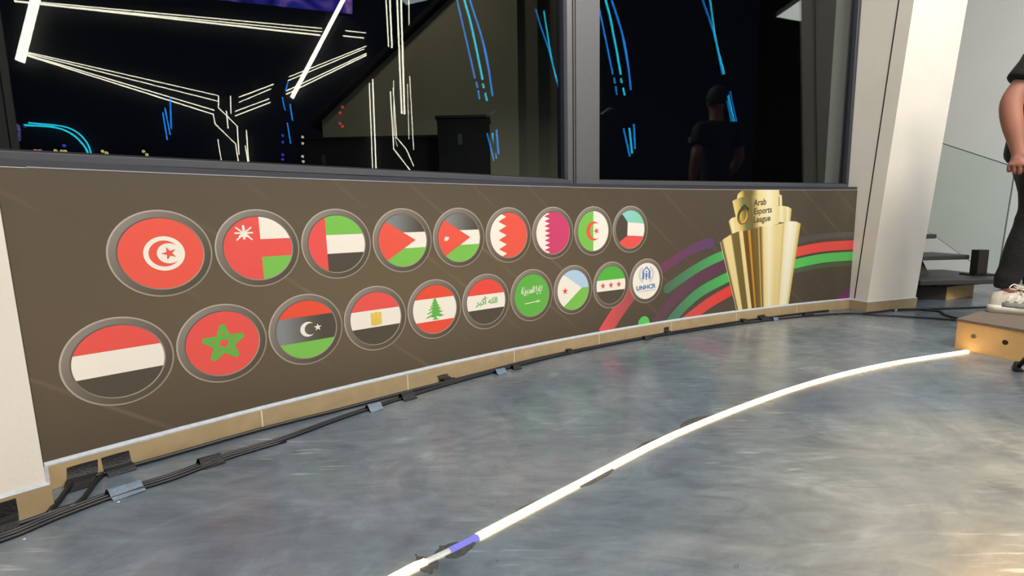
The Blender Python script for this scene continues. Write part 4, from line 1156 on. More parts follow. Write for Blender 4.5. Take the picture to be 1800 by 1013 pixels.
for (u, z, kind) in ((0.082, 0.083, 'bolt'), (0.218, 0.083, 'hole'), (0.62, 0.083, 'bolt'), (0.80, 0.083, 'hole')):
    bm = bmesh.new()
    c_ = P0 + e1 * u + Vector((0, 0, z))
    nrm = -Vector((-e1.y, e1.x, 0)) if Vector((-e1.y, e1.x, 0)).dot(e2) > 0 else Vector((-e1.y, e1.x, 0))
    bm_tube(bm, [c_ - nrm * 0.004, c_ + nrm * 0.0012, c_ + nrm * (0.003 if kind == 'bolt' else 0.0014)], [0.0125, 0.0125, 0.010 if kind == 'bolt' else 0.0122], 16)
    child_at(bobj('bolt_head' if kind == 'bolt' else 'bolt_hole', bm, M[kind]), plat)

# ------------------------------------------------------------------ staircase behind the white column
stairs = empty('staircase', (3.5, 4.4, 0))
tag(stairs, 'dark open-tread staircase rising behind the white column', 'staircase')
def slab(name, x0, x1, y0, y1, z0, z1, material, parent, bv=0.008):
    bm = bmesh.new(); bm_box(bm, x0, x1, y0, y1, z0, z1); 
    if bv: bevel(bm, bv, 2)
    return child_at(bobj(name, bm, material), parent)
slab('landing_tread', 3.34, 4.16, 3.90, 4.62, 0.142, 0.186, M['tread'], stairs)
for k in range(1, 5):
    slab('tread', 3.44, 4.045, 4.24 + 0.35 * (k - 1), 4.62 + 0.35 * (k - 1), 0.142 + 0.172 * k, 0.184 + 0.172 * k, M['tread'], stairs)
bm = bmesh.new()
prof = [(4.05, 0.11)]
for k in range(0, 5):
    prof += [(4.30 + 0.35 * (k - 1) + 0.05, 0.142 + 0.172 * k - 0.001), (4.58 + 0.35 * (k - 1), 0.142 + 0.172 * k - 0.001)]
prof += [(5.98, 0.76), (5.9, 0.62), (4.55, 0.02), (4.2, 0.02)]
va = [bm.verts.new((3.46, y, z)) for y, z in prof]; vb = [bm.verts.new((3.72, y, z)) for y, z in prof]
bm.faces.new(va); bm.faces.new(vb[::-1])
for i in range(len(prof)):
    j = (i + 1) % len(prof)
    bm.faces.new((va[i], vb[i], vb[j], va[j]))
child_at(bobj('stringer', bm, M['steel_dark']), stairs)
# dark splayed bracket under the landing
bm = bmesh.new()
for p0, p1 in (((3.62, 4.02, 0.118), (3.80, 4.02, 0.142)),):
    bm_prism(bm, [(3.55, 3.98), (3.90, 3.98), (3.90, 4.2), (3.55, 4.2)], [0.118, 0.128, 0.128, 0.118], 0.1415)
child_at(bobj('landing_bracket', bm, M['steel_dark']), stairs)
# wooden block the landing rests on
blk = empty('wooden_block', (3.75, 4.2, 0))
tag(blk, 'wooden block with a lit pale end under the stair landing', 'wooden block')
f0, f1 = Vector((3.645, 3.995, 0)), Vector((4.035, 4.17, 0))
dr = (f1 - f0).normalized(); nb = Vector((-dr.y, dr.x, 0))
g0 = Vector((3.42, 4.10, 0))
bm = bmesh.new(); bm_prism(bm, [(f0.x, f0.y), (f1.x, f1.y), (f1.x + nb.x * .24, f1.y + nb.y * .24), (g0.x + nb.x * .2, g0.y + nb.y * .2), (g0.x, g0.y)], 0.0, 0.112)
child_at(bobj('shaded_body', bm, M['steel_dark']), blk)  # dark colour stands for the shade on the block's other sides
bm = bmesh.new(); q = f0 - nb * 0.006; q1 = f1 - nb * 0.006
bm_prism(bm, [(q.x, q.y), (q1.x, q1.y), (f1.x, f1.y), (f0.x, f0.y)], 0.0, 0.110)
child_at(bobj('lit_face', bm, M['ply_light']), blk)
# short glazing post standing on the landing
pst = empty('glazing_post', (4.06, 4.16, 0.186))
tag(pst, 'short dark steel post clamping the stair glass', 'post')
slab('post', 4.015, 4.100, 4.125, 4.200, 0.198, 0.405, M['steel_dark'], pst, 0.004)
slab('foot_plate', 3.96, 4.155, 4.09, 4.235, 0.1865, 0.198, M['black_metal'], pst, 0.002)
# glass balustrade panel in the plane of the tread ends
bal = empty('glass_balustrade', (4.25, 4.8, 0.19))
tag(bal, 'slanting clear glass balustrade beside the stairs', 'balustrade')
gp = [(4.14, 1.092), (4.18, 0.150), (4.36, 0.229), (4.80, 0.471), (5.6, 0.88), (5.6, 1.715), (4.976, 1.446)]
def yz_slab(name, prof, x0, x1, material):
    bm = bmesh.new()
    va = [bm.verts.new((x0, y, z)) for y, z in prof]; vb = [bm.verts.new((x1, y, z)) for y, z in prof]
    bm.faces.new(va); bm.faces.new(vb[::-1])
    for i in range(len(prof)):
        j = (i + 1) % len(prof)
        bm.faces.new((va[i], va[j], vb[j], vb[i]))
    return child_at(bobj(name, bm, material), bal)
yz_slab('glass_panel', gp, 4.245, 4.255, M['balustrade_glass'])
bm = bmesh.new(); bm_tube(bm, [(4.25, 4.138, 1.094), (4.25, 4.178, 0.15)], 0.0055, 6); child_at(bobj('glass_edge', bm, M['glass_edge']), bal)
bm = bmesh.new(); bm_tube(bm, [(4.25, 4.138, 1.094), (4.25, 4.976, 1.448), (4.25, 5.6, 1.716)], 0.0045, 6); child_at(bobj('glass_edge', bm, M['glass_edge']), bal)
bm = bmesh.new(); bm_tube(bm, [(4.25, 4.178, 0.15), (4.25, 4.36, 0.229), (4.25, 4.80, 0.471), (4.25, 5.6, 0.88)], 0.0022, 6); child_at(bobj('glass_edge', bm, M['glass_edge']), bal)
bm = bmesh.new(); bm_tube(bm, smooth_path([(4.19, 4.885, 1.30), (4.20, 4.875, 1.27), (4.19, 4.90, 1.235)], 4), 0.016, 8); child_at(bobj('handrail_bracket', bm, M['black_metal'], None, True), bal)

# ------------------------------------------------------------------ lamp stand by the platform
stand = empty('lamp_stand', (2.30, 1.92, 0))
tag(stand, 'black tripod lamp stand foot at the right picture edge', 'lamp stand')
hub = Vector((2.30, 1.92, 0.33))
for k in range(3):
    an = math.atan2(2.161 - 1.92, 2.333 - 2.30) + k * 2 * math.pi / 3
    ft = Vector((2.30 + 0.243 * math.cos(an), 1.92 + 0.243 * math.sin(an), 0.011))
    bm = bmesh.new(); bm_tube(bm, [ft, hub.lerp(ft, 0.5) + Vector((0, 0, 0.01)), hub], [0.010, 0.011, 0.012], 8)
    leg = child_at(bobj('leg', bm, M['black_metal'], None, True), stand)
    bm = bmesh.new()
    d_ = (ft - hub); d_.z = 0; d_.normalize()
    bm_tube(bm, [ft + Vector((0, 0, -0.010)) - d_ * 0.02, ft + Vector((0, 0, 0.004)), ft + Vector((0, 0, 0.030)) - d_ * 0.008], [0.017, 0.017, 0.013], 10)
    fo = bobj('rubber_foot', bm, M['black_rubber'], None, True); fo.parent = leg; fo.matrix_parent_inverse = Matrix.Identity(4)
bm = bmesh.new(); bm_tube(bm, [(2.30, 1.92, 0.10), (2.30, 1.92, 0.9), (2.30, 1.92, 0.901), (2.30, 1.92, 1.72)], [0.014, 0.014, 0.010, 0.010], 10)
child_at(bobj('pole', bm, M['black_metal'], None, False), stand)
bm = bmesh.new(); bm_tube(bm, [(2.30, 1.92, 0.30), (2.30, 1.92, 0.36)], 0.026, 12); child_at(bobj('collar', bm, M['black_rubber']), stand)
bm = bmesh.new(); bm_tube(bm, [(2.33, 1.92, 0.33), (2.37, 1.92, 0.33)], [0.008, 0.016], 10); child_at(bobj('knob', bm, M['black_rubber']), stand)
bm = bmesh.new()
hd = Vector((1.38, 0.92, 0.0)) - Vector((2.30, 1.92, 1.75)); hd.normalize()
hc = Vector((2.30, 1.92, 1.75))
bm_tube(bm, [hc - hd * 0.05, hc - hd * 0.02, hc + hd * 0.06], [0.035, 0.055, 0.075], 16, True)
child_at(bobj('added_lamp_head', bm, M['black_metal'], None, False), stand)  # unseen head, added to carry the warm spot
sp = bpy.data.lights.new('added_warm_spot', 'SPOT')  # added spot for the warm floor glow; no such lamp is known
sp.energy = 420; sp.color = (1.0, 0.62, 0.24); sp.spot_size = R2(52); sp.spot_blend = 0.9; sp.shadow_soft_size = 0.07
so = bpy.data.objects.new('added_warm_spot', sp); COL.objects.link(so)
so.location = hc + hd * 0.10
so.rotation_euler = hd.to_track_quat('-Z', 'Y').to_euler()

# ------------------------------------------------------------------ person standing on the platform
G = Vector((2.928, 2.724, PH))
FD = Vector((0.7071, -0.7071, 0)); SD = Vector((-0.7071, -0.7071, 0))
def LP(f, r, z): return FD * f + SD * r + Vector((0, 0, z))
def skin_obj(name, nodes, edges, material, parent, root=0, sub=2):
    me = bpy.data.meshes.new(name)
    keys = list(nodes)
    me.from_pydata([LP(*nodes[k][:3]) for k in keys], [(keys.index(a), keys.index(b)) for a, b in edges], [])
    o = bpy.data.objects.new(name, me)
    COL.objects.link(o)
    md = o.modifiers.new('skin', 'SKIN'); md.use_smooth_shade = True; md.branch_smoothing = 0.4
    if not me.skin_vertices: 
        bpy.context.view_layer.objects.active = o
    for i, k in enumerate(keys):
        r = nodes[k][3]
        me.skin_vertices[0].data[i].radius = r if isinstance(r, tuple) else (r, r)
        me.skin_vertices[0].data[i].use_root = (i == root)
    s_ = o.modifiers.new('smooth', 'SUBSURF'); s_.levels = sub; s_.render_levels = sub
    me.materials.append(material)
    dg = bpy.context.evaluated_depsgraph_get()
    ev = bpy.data.meshes.new_from_object(o.evaluated_get(dg))
    o.modifiers.clear()
    o.data = ev
    for p in ev.polygons: p.use_smooth = True
    if parent: o.parent = parent
    return o
person = empty('person', G)
tag(person, 'person in black T-shirt, black jeans and pale trainers standing on the platform', 'person')
B_ = dict(pelvis=(0, 0, .93, .085), belly=(0, 0, 1.08, .095), chest=(0, 0, 1.28, .10), top=(0, 0, 1.41, .075), neck=(.015, 0, 1.50, .056), jaw=(.030, 0, 1.575, .062), head=(.036, 0, 1.655, .088), crown=(.030, 0, 1.725, .080),
  hipR=(0, .085, .86, .070), thR=(.015, .1, .68, .066), knR=(.005, .1, .50, .052), caR=(-.030, .1, .33, .048), anR=(-.070, .112, .14, .036), ftR=(-.01, .117, .075, .030), toR=(.08, .117, .05, .024),
  hipL=(0, -.085, .86, .070), thL=(.03, -.1, .68, .066), knL=(.065, -.1, .50, .052), caL=(.055, -.1, .33, .048), anL=(.045, -.104, .14, .036), ftL=(.10, -.107, .075, .030), toL=(.18, -.109, .05, .024),
  shR=(0, .160, 1.41, .058), uaR=(-.07, .213, 1.29, .050), elR=(-.145, .255, 1.145, .051), faR=(-.130, .262, 1.05, .049), fbR=(-.112, .268, .97, .041), wrR=(-.100, .27, .905, .031), paR=(-.092, .272, .862, .034), pbR=(-.088, .272, .83, .033),
  shL=(0, -.160, 1.41, .058), uaL=(.0, -.213, 1.29, .050), elL=(.02, -.25, 1.14, .047), faL=(.10, -.24, 1.05, .045), wrL=(.22, -.20, .97, .030), paL=(.265, -.18, .95, .034))
E_ = [('pelvis', 'belly'), ('belly', 'chest'), ('chest', 'top'), ('top', 'neck'), ('neck', 'jaw'), ('jaw', 'head'), ('head', 'crown')]
for s_ in 'RL':
    E_ += [('pelvis', 'hip' + s_), ('hip' + s_, 'th' + s_), ('th' + s_, 'kn' + s_), ('kn' + s_, 'ca' + s_), ('ca' + s_, 'an' + s_), ('an' + s_, 'ft' + s_), ('ft' + s_, 'to' + s_), ('top', 'sh' + s_), ('sh' + s_, 'ua' + s_), ('ua' + s_, 'el' + s_), ('el' + s_, 'fa' + s_)]
E_ += [('faR', 'fbR'), ('fbR', 'wrR'), ('wrR', 'paR'), ('paR', 'pbR'), ('faL', 'wrL'), ('wrL', 'paL')]
# curled fingers of the hanging right hand; the nearer row runs front to back
for i, (ln, dz) in enumerate(((1.0, 0.0), (1.08, -0.004), (1.0, -0.002), (0.84, 0.004))):
    f = -0.058 - 0.0205 * i
    a, b, c_ = 'r%da' % i, 'r%db' % i, 'r%dc' % i
    B_[a] = (f, .286, .808 + dz, .0108); B_[b] = (f + .002, .276, .808 - .030 * ln + dz, .0100); B_[c_] = (f + .004, .252, .800 - .026 * ln + dz, .0090)
    d0 = 'r%dz' % i
    B_[d0] = (f + .004, .244, .806 + dz, .0080)
    E_ += [('pbR', a), (a, b), (b, c_), (c_, d0)]
B_['tha'] = (-.052, .258, .855, .013); B_['thb'] = (-.036, .248, .826, .0115); B_['thc'] = (-.040, .240, .800, .0095)
E_ += [('paR', 'tha'), ('tha', 'thb'), ('thb', 'thc')]
for i, (ln, dz) in enumerate(((1.0, 0.018), (1.08, 0.006), (1.0, -0.007), (0.84, -0.020))):
    a, b, c_ = 'l%da' % i, 'l%db' % i, 'l%dc' % i
    B_[a] = (.305, -.165, .948 + dz, .0105); B_[b] = (.305 + .035 * ln, -.145, .940 + dz, .0098); B_[c_] = (.315 + .035 * ln, -.122, .928 + dz, .0088)
    E_ += [('paL', a), (a, b), (b, c_)]
B_['lta'] = (.27, -.148, .965, .013); B_['ltb'] = (.30, -.128, .972, .011); B_['ltc'] = (.325, -.115, .968, .009)
E_ += [('paL', 'lta'), ('lta', 'ltb'), ('ltb', 'ltc')]
body = skin_obj('body', B_, E_, M['skin'], person)
# shape the head: narrower across, deeper front to back, then nose, brow and chin
for v in body.data.vertices:
    f, r, z = v.co.dot(FD), v.co.dot(SD), v.co.z
    if z > 1.53 and abs(r) < 0.13 and abs(f) < 0.2:
        k = min(1.0, (z - 1.53) / 0.06)
        r *= 1 - 0.12 * k
        f = 0.033 + (f - 0.033) * (1 + 0.10 * k)
        if f > 0.06:
            f += 0.026 * math.exp(-((z - 1.642) / 0.016) ** 2 - (r / 0.014) ** 2) + 0.010 * math.exp(-((z - 1.665) / 0.02) ** 2 - (r / 0.009) ** 2)
            f += 0.006 * math.exp(-((z - 1.692) / 0.012) ** 2 - (r / 0.05) ** 2)
            f += 0.012 * math.exp(-((z - 1.570) / 0.022) ** 2 - (r / 0.03) ** 2)
            f -= 0.006 * sum(math.exp(-((z - 1.672) / 0.011) ** 2 - ((r - s2 * 0.031) / 0.016) ** 2) for s2 in (-1, 1))
        v.co = FD * f + SD * r + Vector((0, 0, z))
T_ = dict(c=(0, 0, 1.12, (.150, .140)), h1=(0, 0, .93, (.160, .150)), h0=(0, 0, .80, (.162, .155)), ch=(0, 0, 1.30, (.165, .145)), tp=(.005, 0, 1.42, (.130, .115)), nk=(.015, 0, 1.485, (.075, .075)),
          shR=(0, .165, 1.425, .086), s1R=(-.05, .205, 1.335, .080), s2R=(-.098, .228, 1.245, .082), s3R=(-.108, .233, 1.228, .083), shL=(0, -.165, 1.425, .086), s1L=(-.0, -.205, 1.335, .078), s2L=(.0, -.226, 1.25, .080), s3L=(.0, -.23, 1.232, .081))
skin_obj('t_shirt', T_, [('c', 'h1'), ('h1', 'h0'), ('c', 'ch'), ('ch', 'tp'), ('tp', 'nk'), ('tp', 'shR'), ('shR', 's1R'), ('s1R', 's2R'), ('s2R', 's3R'), ('tp', 'shL'), ('shL', 's1L'), ('s1L', 's2L'), ('s2L', 's3L')], M['shirt'], person)
J_ = dict(w=(0, 0, .95, (.135, .125)), w2=(0, 0, .86, (.135, .125)))
JE = [('w', 'w2')]
for s_, r, fk, fa in (('R', .1, 0.0, -.075), ('L', -.1, .065, .045)):
    ch = [('a', .004, .78, .105), ('b', .015, .66, .093), ('c', fk + .01, .56, .078), ('d', fk, .52, .084), ('e', fk - .006, .485, .074), ('f', fk * .6 + fa * .35, .40, .076), ('g', fk * .4 + fa * .6, .31, .070), ('h', fk * .2 + fa * .8, .24, .059), ('i', fa * .97, .195, .064), ('j', fa, .158, .053), ('k', fa, .132, .058)]
    pv = 'w2'
    for kx, f_, z_, rd in ch:
        J_[kx + s_] = (f_, r * (1.0 if kx != 'a' else .95), z_, rd)
        JE.append((pv, kx + s_)); pv = kx + s_
skin_obj('jeans', J_, JE, M['denim'], person)
# hair, ears, eyes
bm = bmesh.new()
bmesh.ops.create_uvsphere(bm, u_segments=28, v_segments=18, radius=1.0)
bmesh.ops.delete(bm, geom=[v for v in bm.verts if v.co.z < (0.48 if v.co.x > 0.5 else -0.02 if v.co.x > 0.1 else -0.52)], context='VERTS')
for v in bm.verts:
    q = v.co.copy()
    v.co = LP(.026 + q.x * .100, q.y * .086, 1.690 + q.z * .122)
hr = bobj('hair', bm, M['hair'], person, True)
md = hr.modifiers.new('thick', 'SOLIDIFY'); md.thickness = 0.008; md.offset = -1
face_f = max(v.co.dot(FD) for v in body.data.vertices if 1.66 < v.co.z < 1.685 and 0.02 < v.co.dot(SD) < 0.045)
lip_f = max(v.co.dot(FD) for v in body.data.vertices if 1.58 < v.co.z < 1.62 and abs(v.co.dot(SD)) < 0.03)
for sd in (-1, 1):
    bm = bmesh.new(); bmesh.ops.create_icosphere(bm, subdivisions=2, radius=1.0)
    for v in bm.verts: q = v.co; v.co = LP(.028 + q.x * .016, sd * (.082 + q.y * .009), 1.650 + q.z * .030)
    bobj('ear', bm, M['skin'], person, True)
    bm = bmesh.new(); bmesh.ops.create_icosphere(bm, subdivisions=2, radius=1.0)
    for v in bm.verts: q = v.co; v.co = LP(face_f - .006 + q.x * .008, sd * .031 + q.y * .013, 1.672 + q.z * .007)
    ey = bobj('eye', bm, M['eye'], person, True)
    bm = bmesh.new(); bmesh.ops.create_icosphere(bm, subdivisions=1, radius=1.0)
    for v in bm.verts: q = v.co; v.co = LP(face_f + .0005 + q.x * .003, sd * .031 + q.y * .006, 1.672 + q.z * .006)
    bobj('iris', bm, M['iris'], ey, True)
    bm = bmesh.new(); bm_tube(bm, [LP(face_f + .003, sd * .016, 1.690), LP(face_f + .003, sd * .032, 1.694), LP(face_f - .006, sd * .048, 1.688)], 0.004, 6)
    bobj('eyebrow', bm, M['hair'], person, True)
bm = bmesh.new(); bmesh.ops.create_icosphere(bm, subdivisions=2, radius=1.0)
for v in bm.verts: q = v.co; v.co = LP(lip_f - .004 + q.x * .007, q.y * .023, 1.604 + q.z * .006)
bobj('mouth', bm, mat('lips', (150, 84, 78), 0.5), person, True)
# sleeve print
def sleeve_patch(name, f0, f1, z0, z1, material):
    ax0, ax1 = Vector((-.05, .205, 1.335)), Vector((-.098, .228, 1.245))
    bm = bmesh.new()
    g = []
    for i in range(6):
        row = []
        an = f0 + (f1 - f0) * i / 5
        for k in range(4):
            z = z0 + (z1 - z0) * k / 3
            t_ = (1.335 - z) / 0.09
            c_ = ax0.lerp(ax1, t_)
            rad = 0.0815
            row.append(bm.verts.new(LP(c_.x + rad * math.sin(an), c_.y + rad * math.cos(an), z)))
        g.append(row)
    for i in range(5):
        for k in range(3): bm.faces.new((g[i][k], g[i][k + 1], g[i + 1][k + 1], g[i + 1][k]))
    o = bobj(name, bm, material, person, True)
    sm = o.modifiers.new('thick', 'SOLIDIFY'); sm.thickness = 0.001
    return o
sleeve_patch('sleeve_print', -0.10, 0.18, 1.298, 1.325, M['sleeve_print'])
sleeve_patch('sleeve_print', 0.20, 0.36, 1.300, 1.330, M['sleeve_print_pale'])
sleeve_patch('sleeve_print', -0.22, 0.30, 1.280, 1.288, M['sleeve_print_pale'])
# trainers
def shoe(fo, ro):
    def SP_(f, r, z): return LP(fo + (f - fo) * 1.10, ro + (r - ro) * 1.18, z * 1.32)
    out = [(-.138, 0), (-.130, .026), (-.105, .036), (-.06, .037), (0, .038), (.05, .045), (.095, .047), (.13, .036), (.152, .014)]
    ring = [(f, w_) for f, w_ in out] + [(f, -w_) for f, w_ in out[::-1][0:] if w_ > 0]
    hts = lambda f: 0.034 - 0.010 * max(0, min(1, (f + 0.05) / 0.18)) + (0.012 if f > 0.12 else 0)
    bm = bmesh.new()
    lo = [bm.verts.new(SP_(fo + f * .985, ro + w_ * .92, 0.001 + (0.010 if f > .14 else 0))) for f, w_ in ring]
    mi = [bm.verts.new(SP_(fo + f * 1.02, ro + w_ * 1.06, hts(f) * .6)) for f, w_ in ring]
    hi = [bm.verts.new(SP_(fo + f, ro + w_, hts(f))) for f, w_ in ring]
    bm.faces.new(lo[::-1]); bm.faces.new(hi)
    n_ = len(ring)
    for A_, C_ in ((lo, mi), (mi, hi)):
        for i in range(n_): bm.faces.new((A_[i], A_[(i + 1) % n_], C_[(i + 1) % n_], C_[i]))
    root = bobj('trainer', bm, M['sole'], person, True)
    secs = [(-.132, .020, .050), (-.122, .030, .086), (-.095, .036, .102), (-.055, .038, .106), (-.015, .040, .098), (.025, .042, .080), (.065, .044, .066), (.10, .043, .055), (.13, .033, .045), (.146, .016, .034)]
    bm = bmesh.new(); rings = []
    for f, hw, h in secs:
        row = []
        for k in range(11):
            an = math.pi * k / 10
            row.append(bm.verts.new(SP_(fo + f, ro + hw * math.cos(an) * (1 - 0.12 * math.sin(an)), 0.022 + (h - 0.022) * math.sin(an) ** 0.75)))
        rings.append(row)
    for i in range(len(rings) - 1):
        for k in range(10): bm.faces.new((rings[i][k], rings[i][k + 1], rings[i + 1][k + 1], rings[i + 1][k]))
    bm.faces.new(rings[0]); bm.faces.new(rings[-1])
    bobj('upper', bm, M['shoe'], root, True)
    # grey mesh flank, pale side stripes, lace bars, tongue
    def side(name, fs, z0, z1, lean, material, off):
        bm = bmesh.new(); g = []
        for f in fs:
            hw = None
            for (a_, w0, h0), (b_, w1, h1) in zip(secs, secs[1:]):
                if a_ <= f <= b_:
                    t_ = (f - a_) / (b_ - a_); hw = w0 + (w1 - w0) * t_; hh = h0 + (h1 - h0) * t_
            row = []
            for k in range(5):
                z = z0 + (z1 - z0) * k / 4
                sn = max(0.0, min(1.0, (z - 0.022) / (hh - 0.022))) ** (1 / 0.75)
                an = math.asin(sn)
                row.append(bm.verts.new(SP_(fo + f + lean * (k / 4), ro + hw * math.cos(an) * (1 - 0.12 * sn) + off, z)))
            g.append(row)
        for i in range(len(g) - 1):
            for k in range(4): bm.faces.new((g[i][k], g[i][k + 1], g[i + 1][k + 1], g[i + 1][k]))
        o = bobj(name, bm, material, root, True)
        md = o.modifiers.new('thick', 'SOLIDIFY'); md.thickness = 0.0015
    side('flank_mesh', [-.085, -.06, -.03, 0, .03, .06], 0.030, 0.050, 0.0, M['shoe_mesh'], 0.0015)
    for q in (-.075, -.045, -.015):
        side('side_stripe', [q, q + .008, q + .014], 0.052, 0.078, 0.012, M['sole'], 0.0028)
    bm = bmesh.new()
    bm_prism(bm, [(0, 0), (1, 0), (1, 1), (0, 1)], 0, 1)
    for v in bm.verts:
        q = v.co.copy()
        v.co = SP_(fo - .060 + q.x * .055, ro - .019 + q.y * .038, 0.104 + q.z * 0.016 + (1 - q.x) * 0.014 - q.x * 0.008)
    bobj('tongue', bm, M['shoe'], root)
    for i in range(4):
        f = -.028 + i * .022
        h = 0.103 - i * 0.0088
        bm = bmesh.new()
        bm_tube(bm, [SP_(fo + f, ro - .026, h - .012), SP_(fo + f + .004, ro, h + .003), SP_(fo + f + .008, ro + .028, h - .014)], 0.0032, 6)
        bobj('lace', bm, M['sole'], root, True)
    bm = bmesh.new()
    bm_tube(bm, smooth_path([SP_(fo - .030, ro + .006, .110), SP_(fo - .050, ro + .030, .128), SP_(fo - .066, ro + .044, .112), SP_(fo - .040, ro + .026, .106), SP_(fo - .015, ro + .040, .116), SP_(fo - .002, ro + .044, .098), SP_(fo - .022, ro + .012, .108)], 4), 0.0028, 6)
    bobj('lace', bm, M['sole'], root, True)
shoe(0.012, .118)
shoe(.115, -.108)

# ------------------------------------------------------------------ LED lines and lamps on the dark far walls (seen mirrored in the window glass; bundles hold double-glazing ghosts built as extra lines)
WHERE = dict(tube='thick slanting white LED tube mirrored in the left window', top='long white LED or glazing-ghost line in the topmost bundle of the left window', stub='short white LED stub right of the slanting tube in the left window',
    fall='long white LED or glazing-ghost line falling to the right in the left window', junction='white LED line in the knot below the falling bundle, left window', rise='short white LED or glazing-ghost line rising right of the knot, left window',
    rise2='white LED or glazing-ghost line rising past the slanting tube, left window', drop='upright white LED line at the top of the left window', low='upright white LED line at the bottom of the left window',
    bluel='short blue LED line below the falling white bundle', bluem='short blue LED line beside the slanting tube', arc='cyan LED arc at the lower left of the left window',
    frame='faint white LED line along the mullion in the right window', x='LED line in the hanging set right of the mullion, right window', y='LED line in the hanging set mid right window')
MT = dict(tube='led_tube', thin='led_white', blue='led_blue', cyan='led_cyan')
for pts, hw, kind, clus in D['led']:
    bm = bmesh.new()
    P = smooth_path(pts, 5) if (len(pts) > 2 and kind in ('blue', 'cyan')) else [Vector(p) for p in pts]
    bm_tube(bm, P, hw, 6)
    o = bobj('led_tube' if kind == 'tube' else 'led_or_ghost_line', bm, M[MT[kind]], None, True)
    lb = WHERE[clus]
    if clus in 'xy': lb = kind + ' ' + lb
    tag(o, lb, 'LED light', lb)
back_n = Vector((math.sin(R2(125)), math.cos(R2(125)), 0))
for p, k in D['dots']:
    p = Vector(p)
    root = empty('indicator_lamp', p)
    nmk = dict(y='yellow', o='orange', p='pink', b='blue', w='warm white', r='red')[k]
    tag(root, 'tiny %s lamp dot mirrored in the left window' % nmk, 'lamp', '%s lamp dots in the left window' % nmk)
    bm = bmesh.new(); bm_tube(bm, [p + back_n * 0.02, p + back_n * 0.30], [0.03, 0.022], 8); child_at(bobj('housing', bm, M['black_metal']), root)
    bm = bmesh.new(); bm_tube(bm, [p + back_n * 0.02, p + back_n * 0.005, p - back_n * 0.012], [0.026, 0.026, 0.014], 10); child_at(bobj('lens', bm, M['dot_' + k], None, True), root)

def grad_emission(name, stops, scale, strength, rot):
    mt = bpy.data.materials.new(name); mt.use_nodes = True
    nt = mt.node_tree; nt.nodes.remove(nt.nodes['Principled BSDF'])
    e = nt.nodes.new('ShaderNodeEmission'); e.inputs[1].default_value = strength
    tc = nt.nodes.new('ShaderNodeTexCoord'); n = nt.nodes.new('ShaderNodeTexNoise'); n.inputs['Scale'].default_value = scale; n.inputs['Detail'].default_value = 2; n.inputs['Distortion'].default_value = 1.5
    nt.links.new(tc.outputs['Object'], n.inputs['Vector'])
    r = nt.nodes.new('ShaderNodeValToRGB')
    r.color_ramp.elements[0].position, r.color_ramp.elements[0].color = stops[0]
    r.color_ramp.elements[1].position, r.color_ramp.elements[1].color = stops[-1]
    for s_ in stops[1:-1]:
        x = r.color_ramp.elements.new(s_[0]); x.color = s_[1]
    nt.links.new(n.outputs['Fac'], r.inputs['Fac']); nt.links.new(r.outputs['Color'], e.inputs[0])
    nt.links.new(e.outputs[0], nt.nodes['Material Output'].inputs[0])
    return mt
S_ = [Vector(p) for p in D['screen']]
ctr = sum(S_, Vector()) / 4
scr = empty('video_screen', (ctr.x, ctr.y, S_[0].z))
tag(scr, 'blue-violet video screen mirrored at the top of the left window', 'screen')
bm = bmesh.new()
fr = [bm.verts.new(p) for p in S_]; bk = [bm.verts.new(p + back_n * 0.05) for p in S_]
bm.faces.new(fr); bm.faces.new(bk[::-1])
for i in range(4): bm.faces.new((fr[i], fr[(i + 1) % 4], bk[(i + 1) % 4], bk[i]))
child_at(bobj('housing', bm, M['black_metal']), scr)
inn = [ctr + (p - ctr) * 0.996 - back_n * 0.002 for p in S_]
o = mobj('screen_panel', inn, [(0, 1, 2, 3)], grad_emission('screen_picture', [(0.35, (0.02, 0.02, 0.25, 1)), (0.5, (0.08, 0.07, 0.75, 1)), (0.62, (0.35, 0.2, 0.9, 1)), (0.72, (0.9, 0.4, 0.9, 1))], 1.6, 4.5, 0))
child_at(o, scr)
V_ = [Vector(p) for p in D['oval']]
ctr = sum(V_, Vector()) / 4
led_p = empty('violet_display', ctr)
tag(led_p, 'small violet dotted LED panel mirrored at the far left window edge', 'LED panel')
bm = bmesh.new()
fr = [bm.verts.new(p) for p in V_]; bk = [bm.verts.new(p + back_n * 0.32) for p in V_]
bm.faces.new(fr); bm.faces.new(bk[::-1])
for i in range(4): bm.faces.new((fr[i], fr[(i + 1) % 4], bk[(i + 1) % 4], bk[i]))
child_at(bobj('housing', bm, M['black_metal']), led_p)
inn = [ctr + (p - ctr) * 0.93 - back_n * 0.003 for p in V_]
child_at(mobj('led_face', inn, [(0, 1, 2, 3)], grad_emission('led_panel_face', [(0.42, (0.03, 0.03, 0.2, 1)), (0.58, (0.4, 0.35, 1.0, 1))], 26, 5.0, 0)), led_p)
# hanging ceiling light panel mirrored in the right window
C_ = [Vector(p) for p in D['clight']]
for nm, q, lb in (('ceiling_light', C_[0:4], 'flat white ceiling light mirrored at the top of the right window'), ('ceiling_light', C_[4:8], 'narrow white ceiling light beside the flat one in the right window')):
    ctr = sum(q, Vector()) / 4
    rt = empty(nm, ctr)
    tag(rt, lb, 'ceiling light')
    bm = bmesh.new(); bm_prism(bm, [(p.x, p.y) for p in q], 3.302, 3.36); child_at(bobj('housing', bm, M['frame']), rt)
    child_at(mobj('diffuser', [ctr + (p - ctr) * 0.99 for p in q], [(0, 1, 2, 3)], M['lamp_panel']), rt)
    bm = bmesh.new(); bm_tube(bm, [(ctr.x, ctr.y, 3.36), (ctr.x, ctr.y, HC)], 0.006, 6); child_at(bobj('hanging_rod', bm, M['black_metal']), rt)

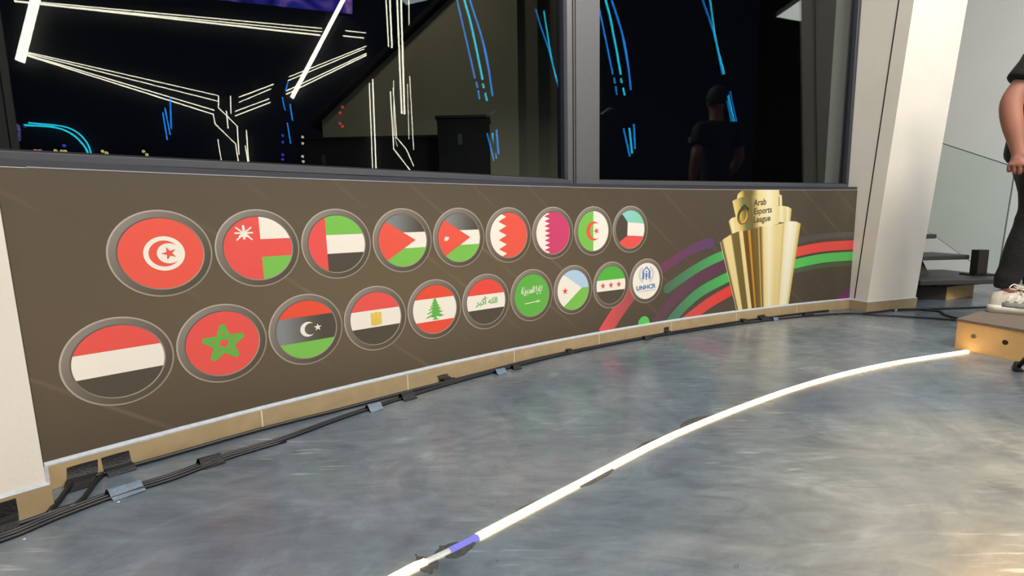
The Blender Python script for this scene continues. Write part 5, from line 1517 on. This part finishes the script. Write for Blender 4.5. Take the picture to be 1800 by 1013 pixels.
# ------------------------------------------------------------------ outside: neighbouring building seen through the left window
A_ = D['annex']
annex = empty('neighbouring_building', (-0.8, 7.2, -0.3))
tag(annex, 'dim beige building with slanting roof seen through the left window', 'building')
M['render_beige'] = mat('render_beige', (176, 168, 146), 0.9, noise=0.06, nscale=2)
M['render_shaded'] = mat('render_shaded', (138, 132, 118), 0.9, noise=0.06, nscale=2)  # beige render darkened in colour for the shade on the angled wings
def facade(name, prof, y0, y1, material):
    bm = bmesh.new()
    va = [bm.verts.new((x, y0, z)) for x, z in prof]; vb = [bm.verts.new((x, y1, z)) for x, z in prof]
    bm.faces.new(va); bm.faces.new(vb[::-1])
    for i in range(len(prof)):
        j = (i + 1) % len(prof); bm.faces.new((va[i], va[j], vb[j], vb[i]))
    return child_at(bobj(name, bm, material), annex)
facade('gable_wall', [(-2.6, -0.3), (0.13, -0.3), (0.157, 3.99), (-0.439, 4.0), (-2.6, 2.19)], 7.0, 8.6, M['render_beige'])
facade('side_wing', [(0.131, -0.3), (0.42, -0.3), (0.44, 3.98), (0.158, 3.98)], 7.12, 8.6, M['render_shaded'])
facade('side_wing', [(0.421, -0.3), (1.1, -0.3), (1.1, 3.98), (0.441, 3.98)], 7.3, 8.6, M['render_shaded'])
facade('roof_edge', [(-2.75, 2.10), (-0.40, 4.07), (-0.40, 4.15), (-2.75, 2.18)], 6.9, 8.7, M['asphalt'])
for lb, (x0, x1, y0, y1, z1) in (('dark equipment housing in front of the beige building outside', (-0.84, -0.235, 5.9, 6.3, 1.955)), ('low dark shed in front of the beige building outside', (-2.6, -0.89, 6.25, 6.8, 1.80))):
    rt = empty('outdoor_housing', ((x0 + x1) / 2, (y0 + y1) / 2, -0.3))
    tag(rt, lb, 'housing')
    bm = bmesh.new(); bm_box(bm, x0, x1, y0, y1, -0.3, z1); bevel(bm, 0.01, 1); child_at(bobj('casing', bm, M['asphalt']), rt)
    bm = bmesh.new(); bm_box(bm, x0 - 0.02, x1 + 0.02, y0 - 0.02, y1 + 0.02, z1 + 0.001, z1 + 0.03); child_at(bobj('lid', bm, M['black_metal']), rt)
    bm = bmesh.new(); bm_box(bm, x0 + 0.24, x0 + 0.29, y0 - 0.006, y0 - 0.0005, z1 - 0.30, z1 - 0.18); child_at(bobj('label_plate', bm, M['frame']), rt)
area_light('added_facade_light', (-1.5, 5.3, 5.2), (-1.2, 7.0, 2.2), 0.4, 17, (1.0, 0.9, 0.72))  # unseen outdoor light, added so the beige facade shows
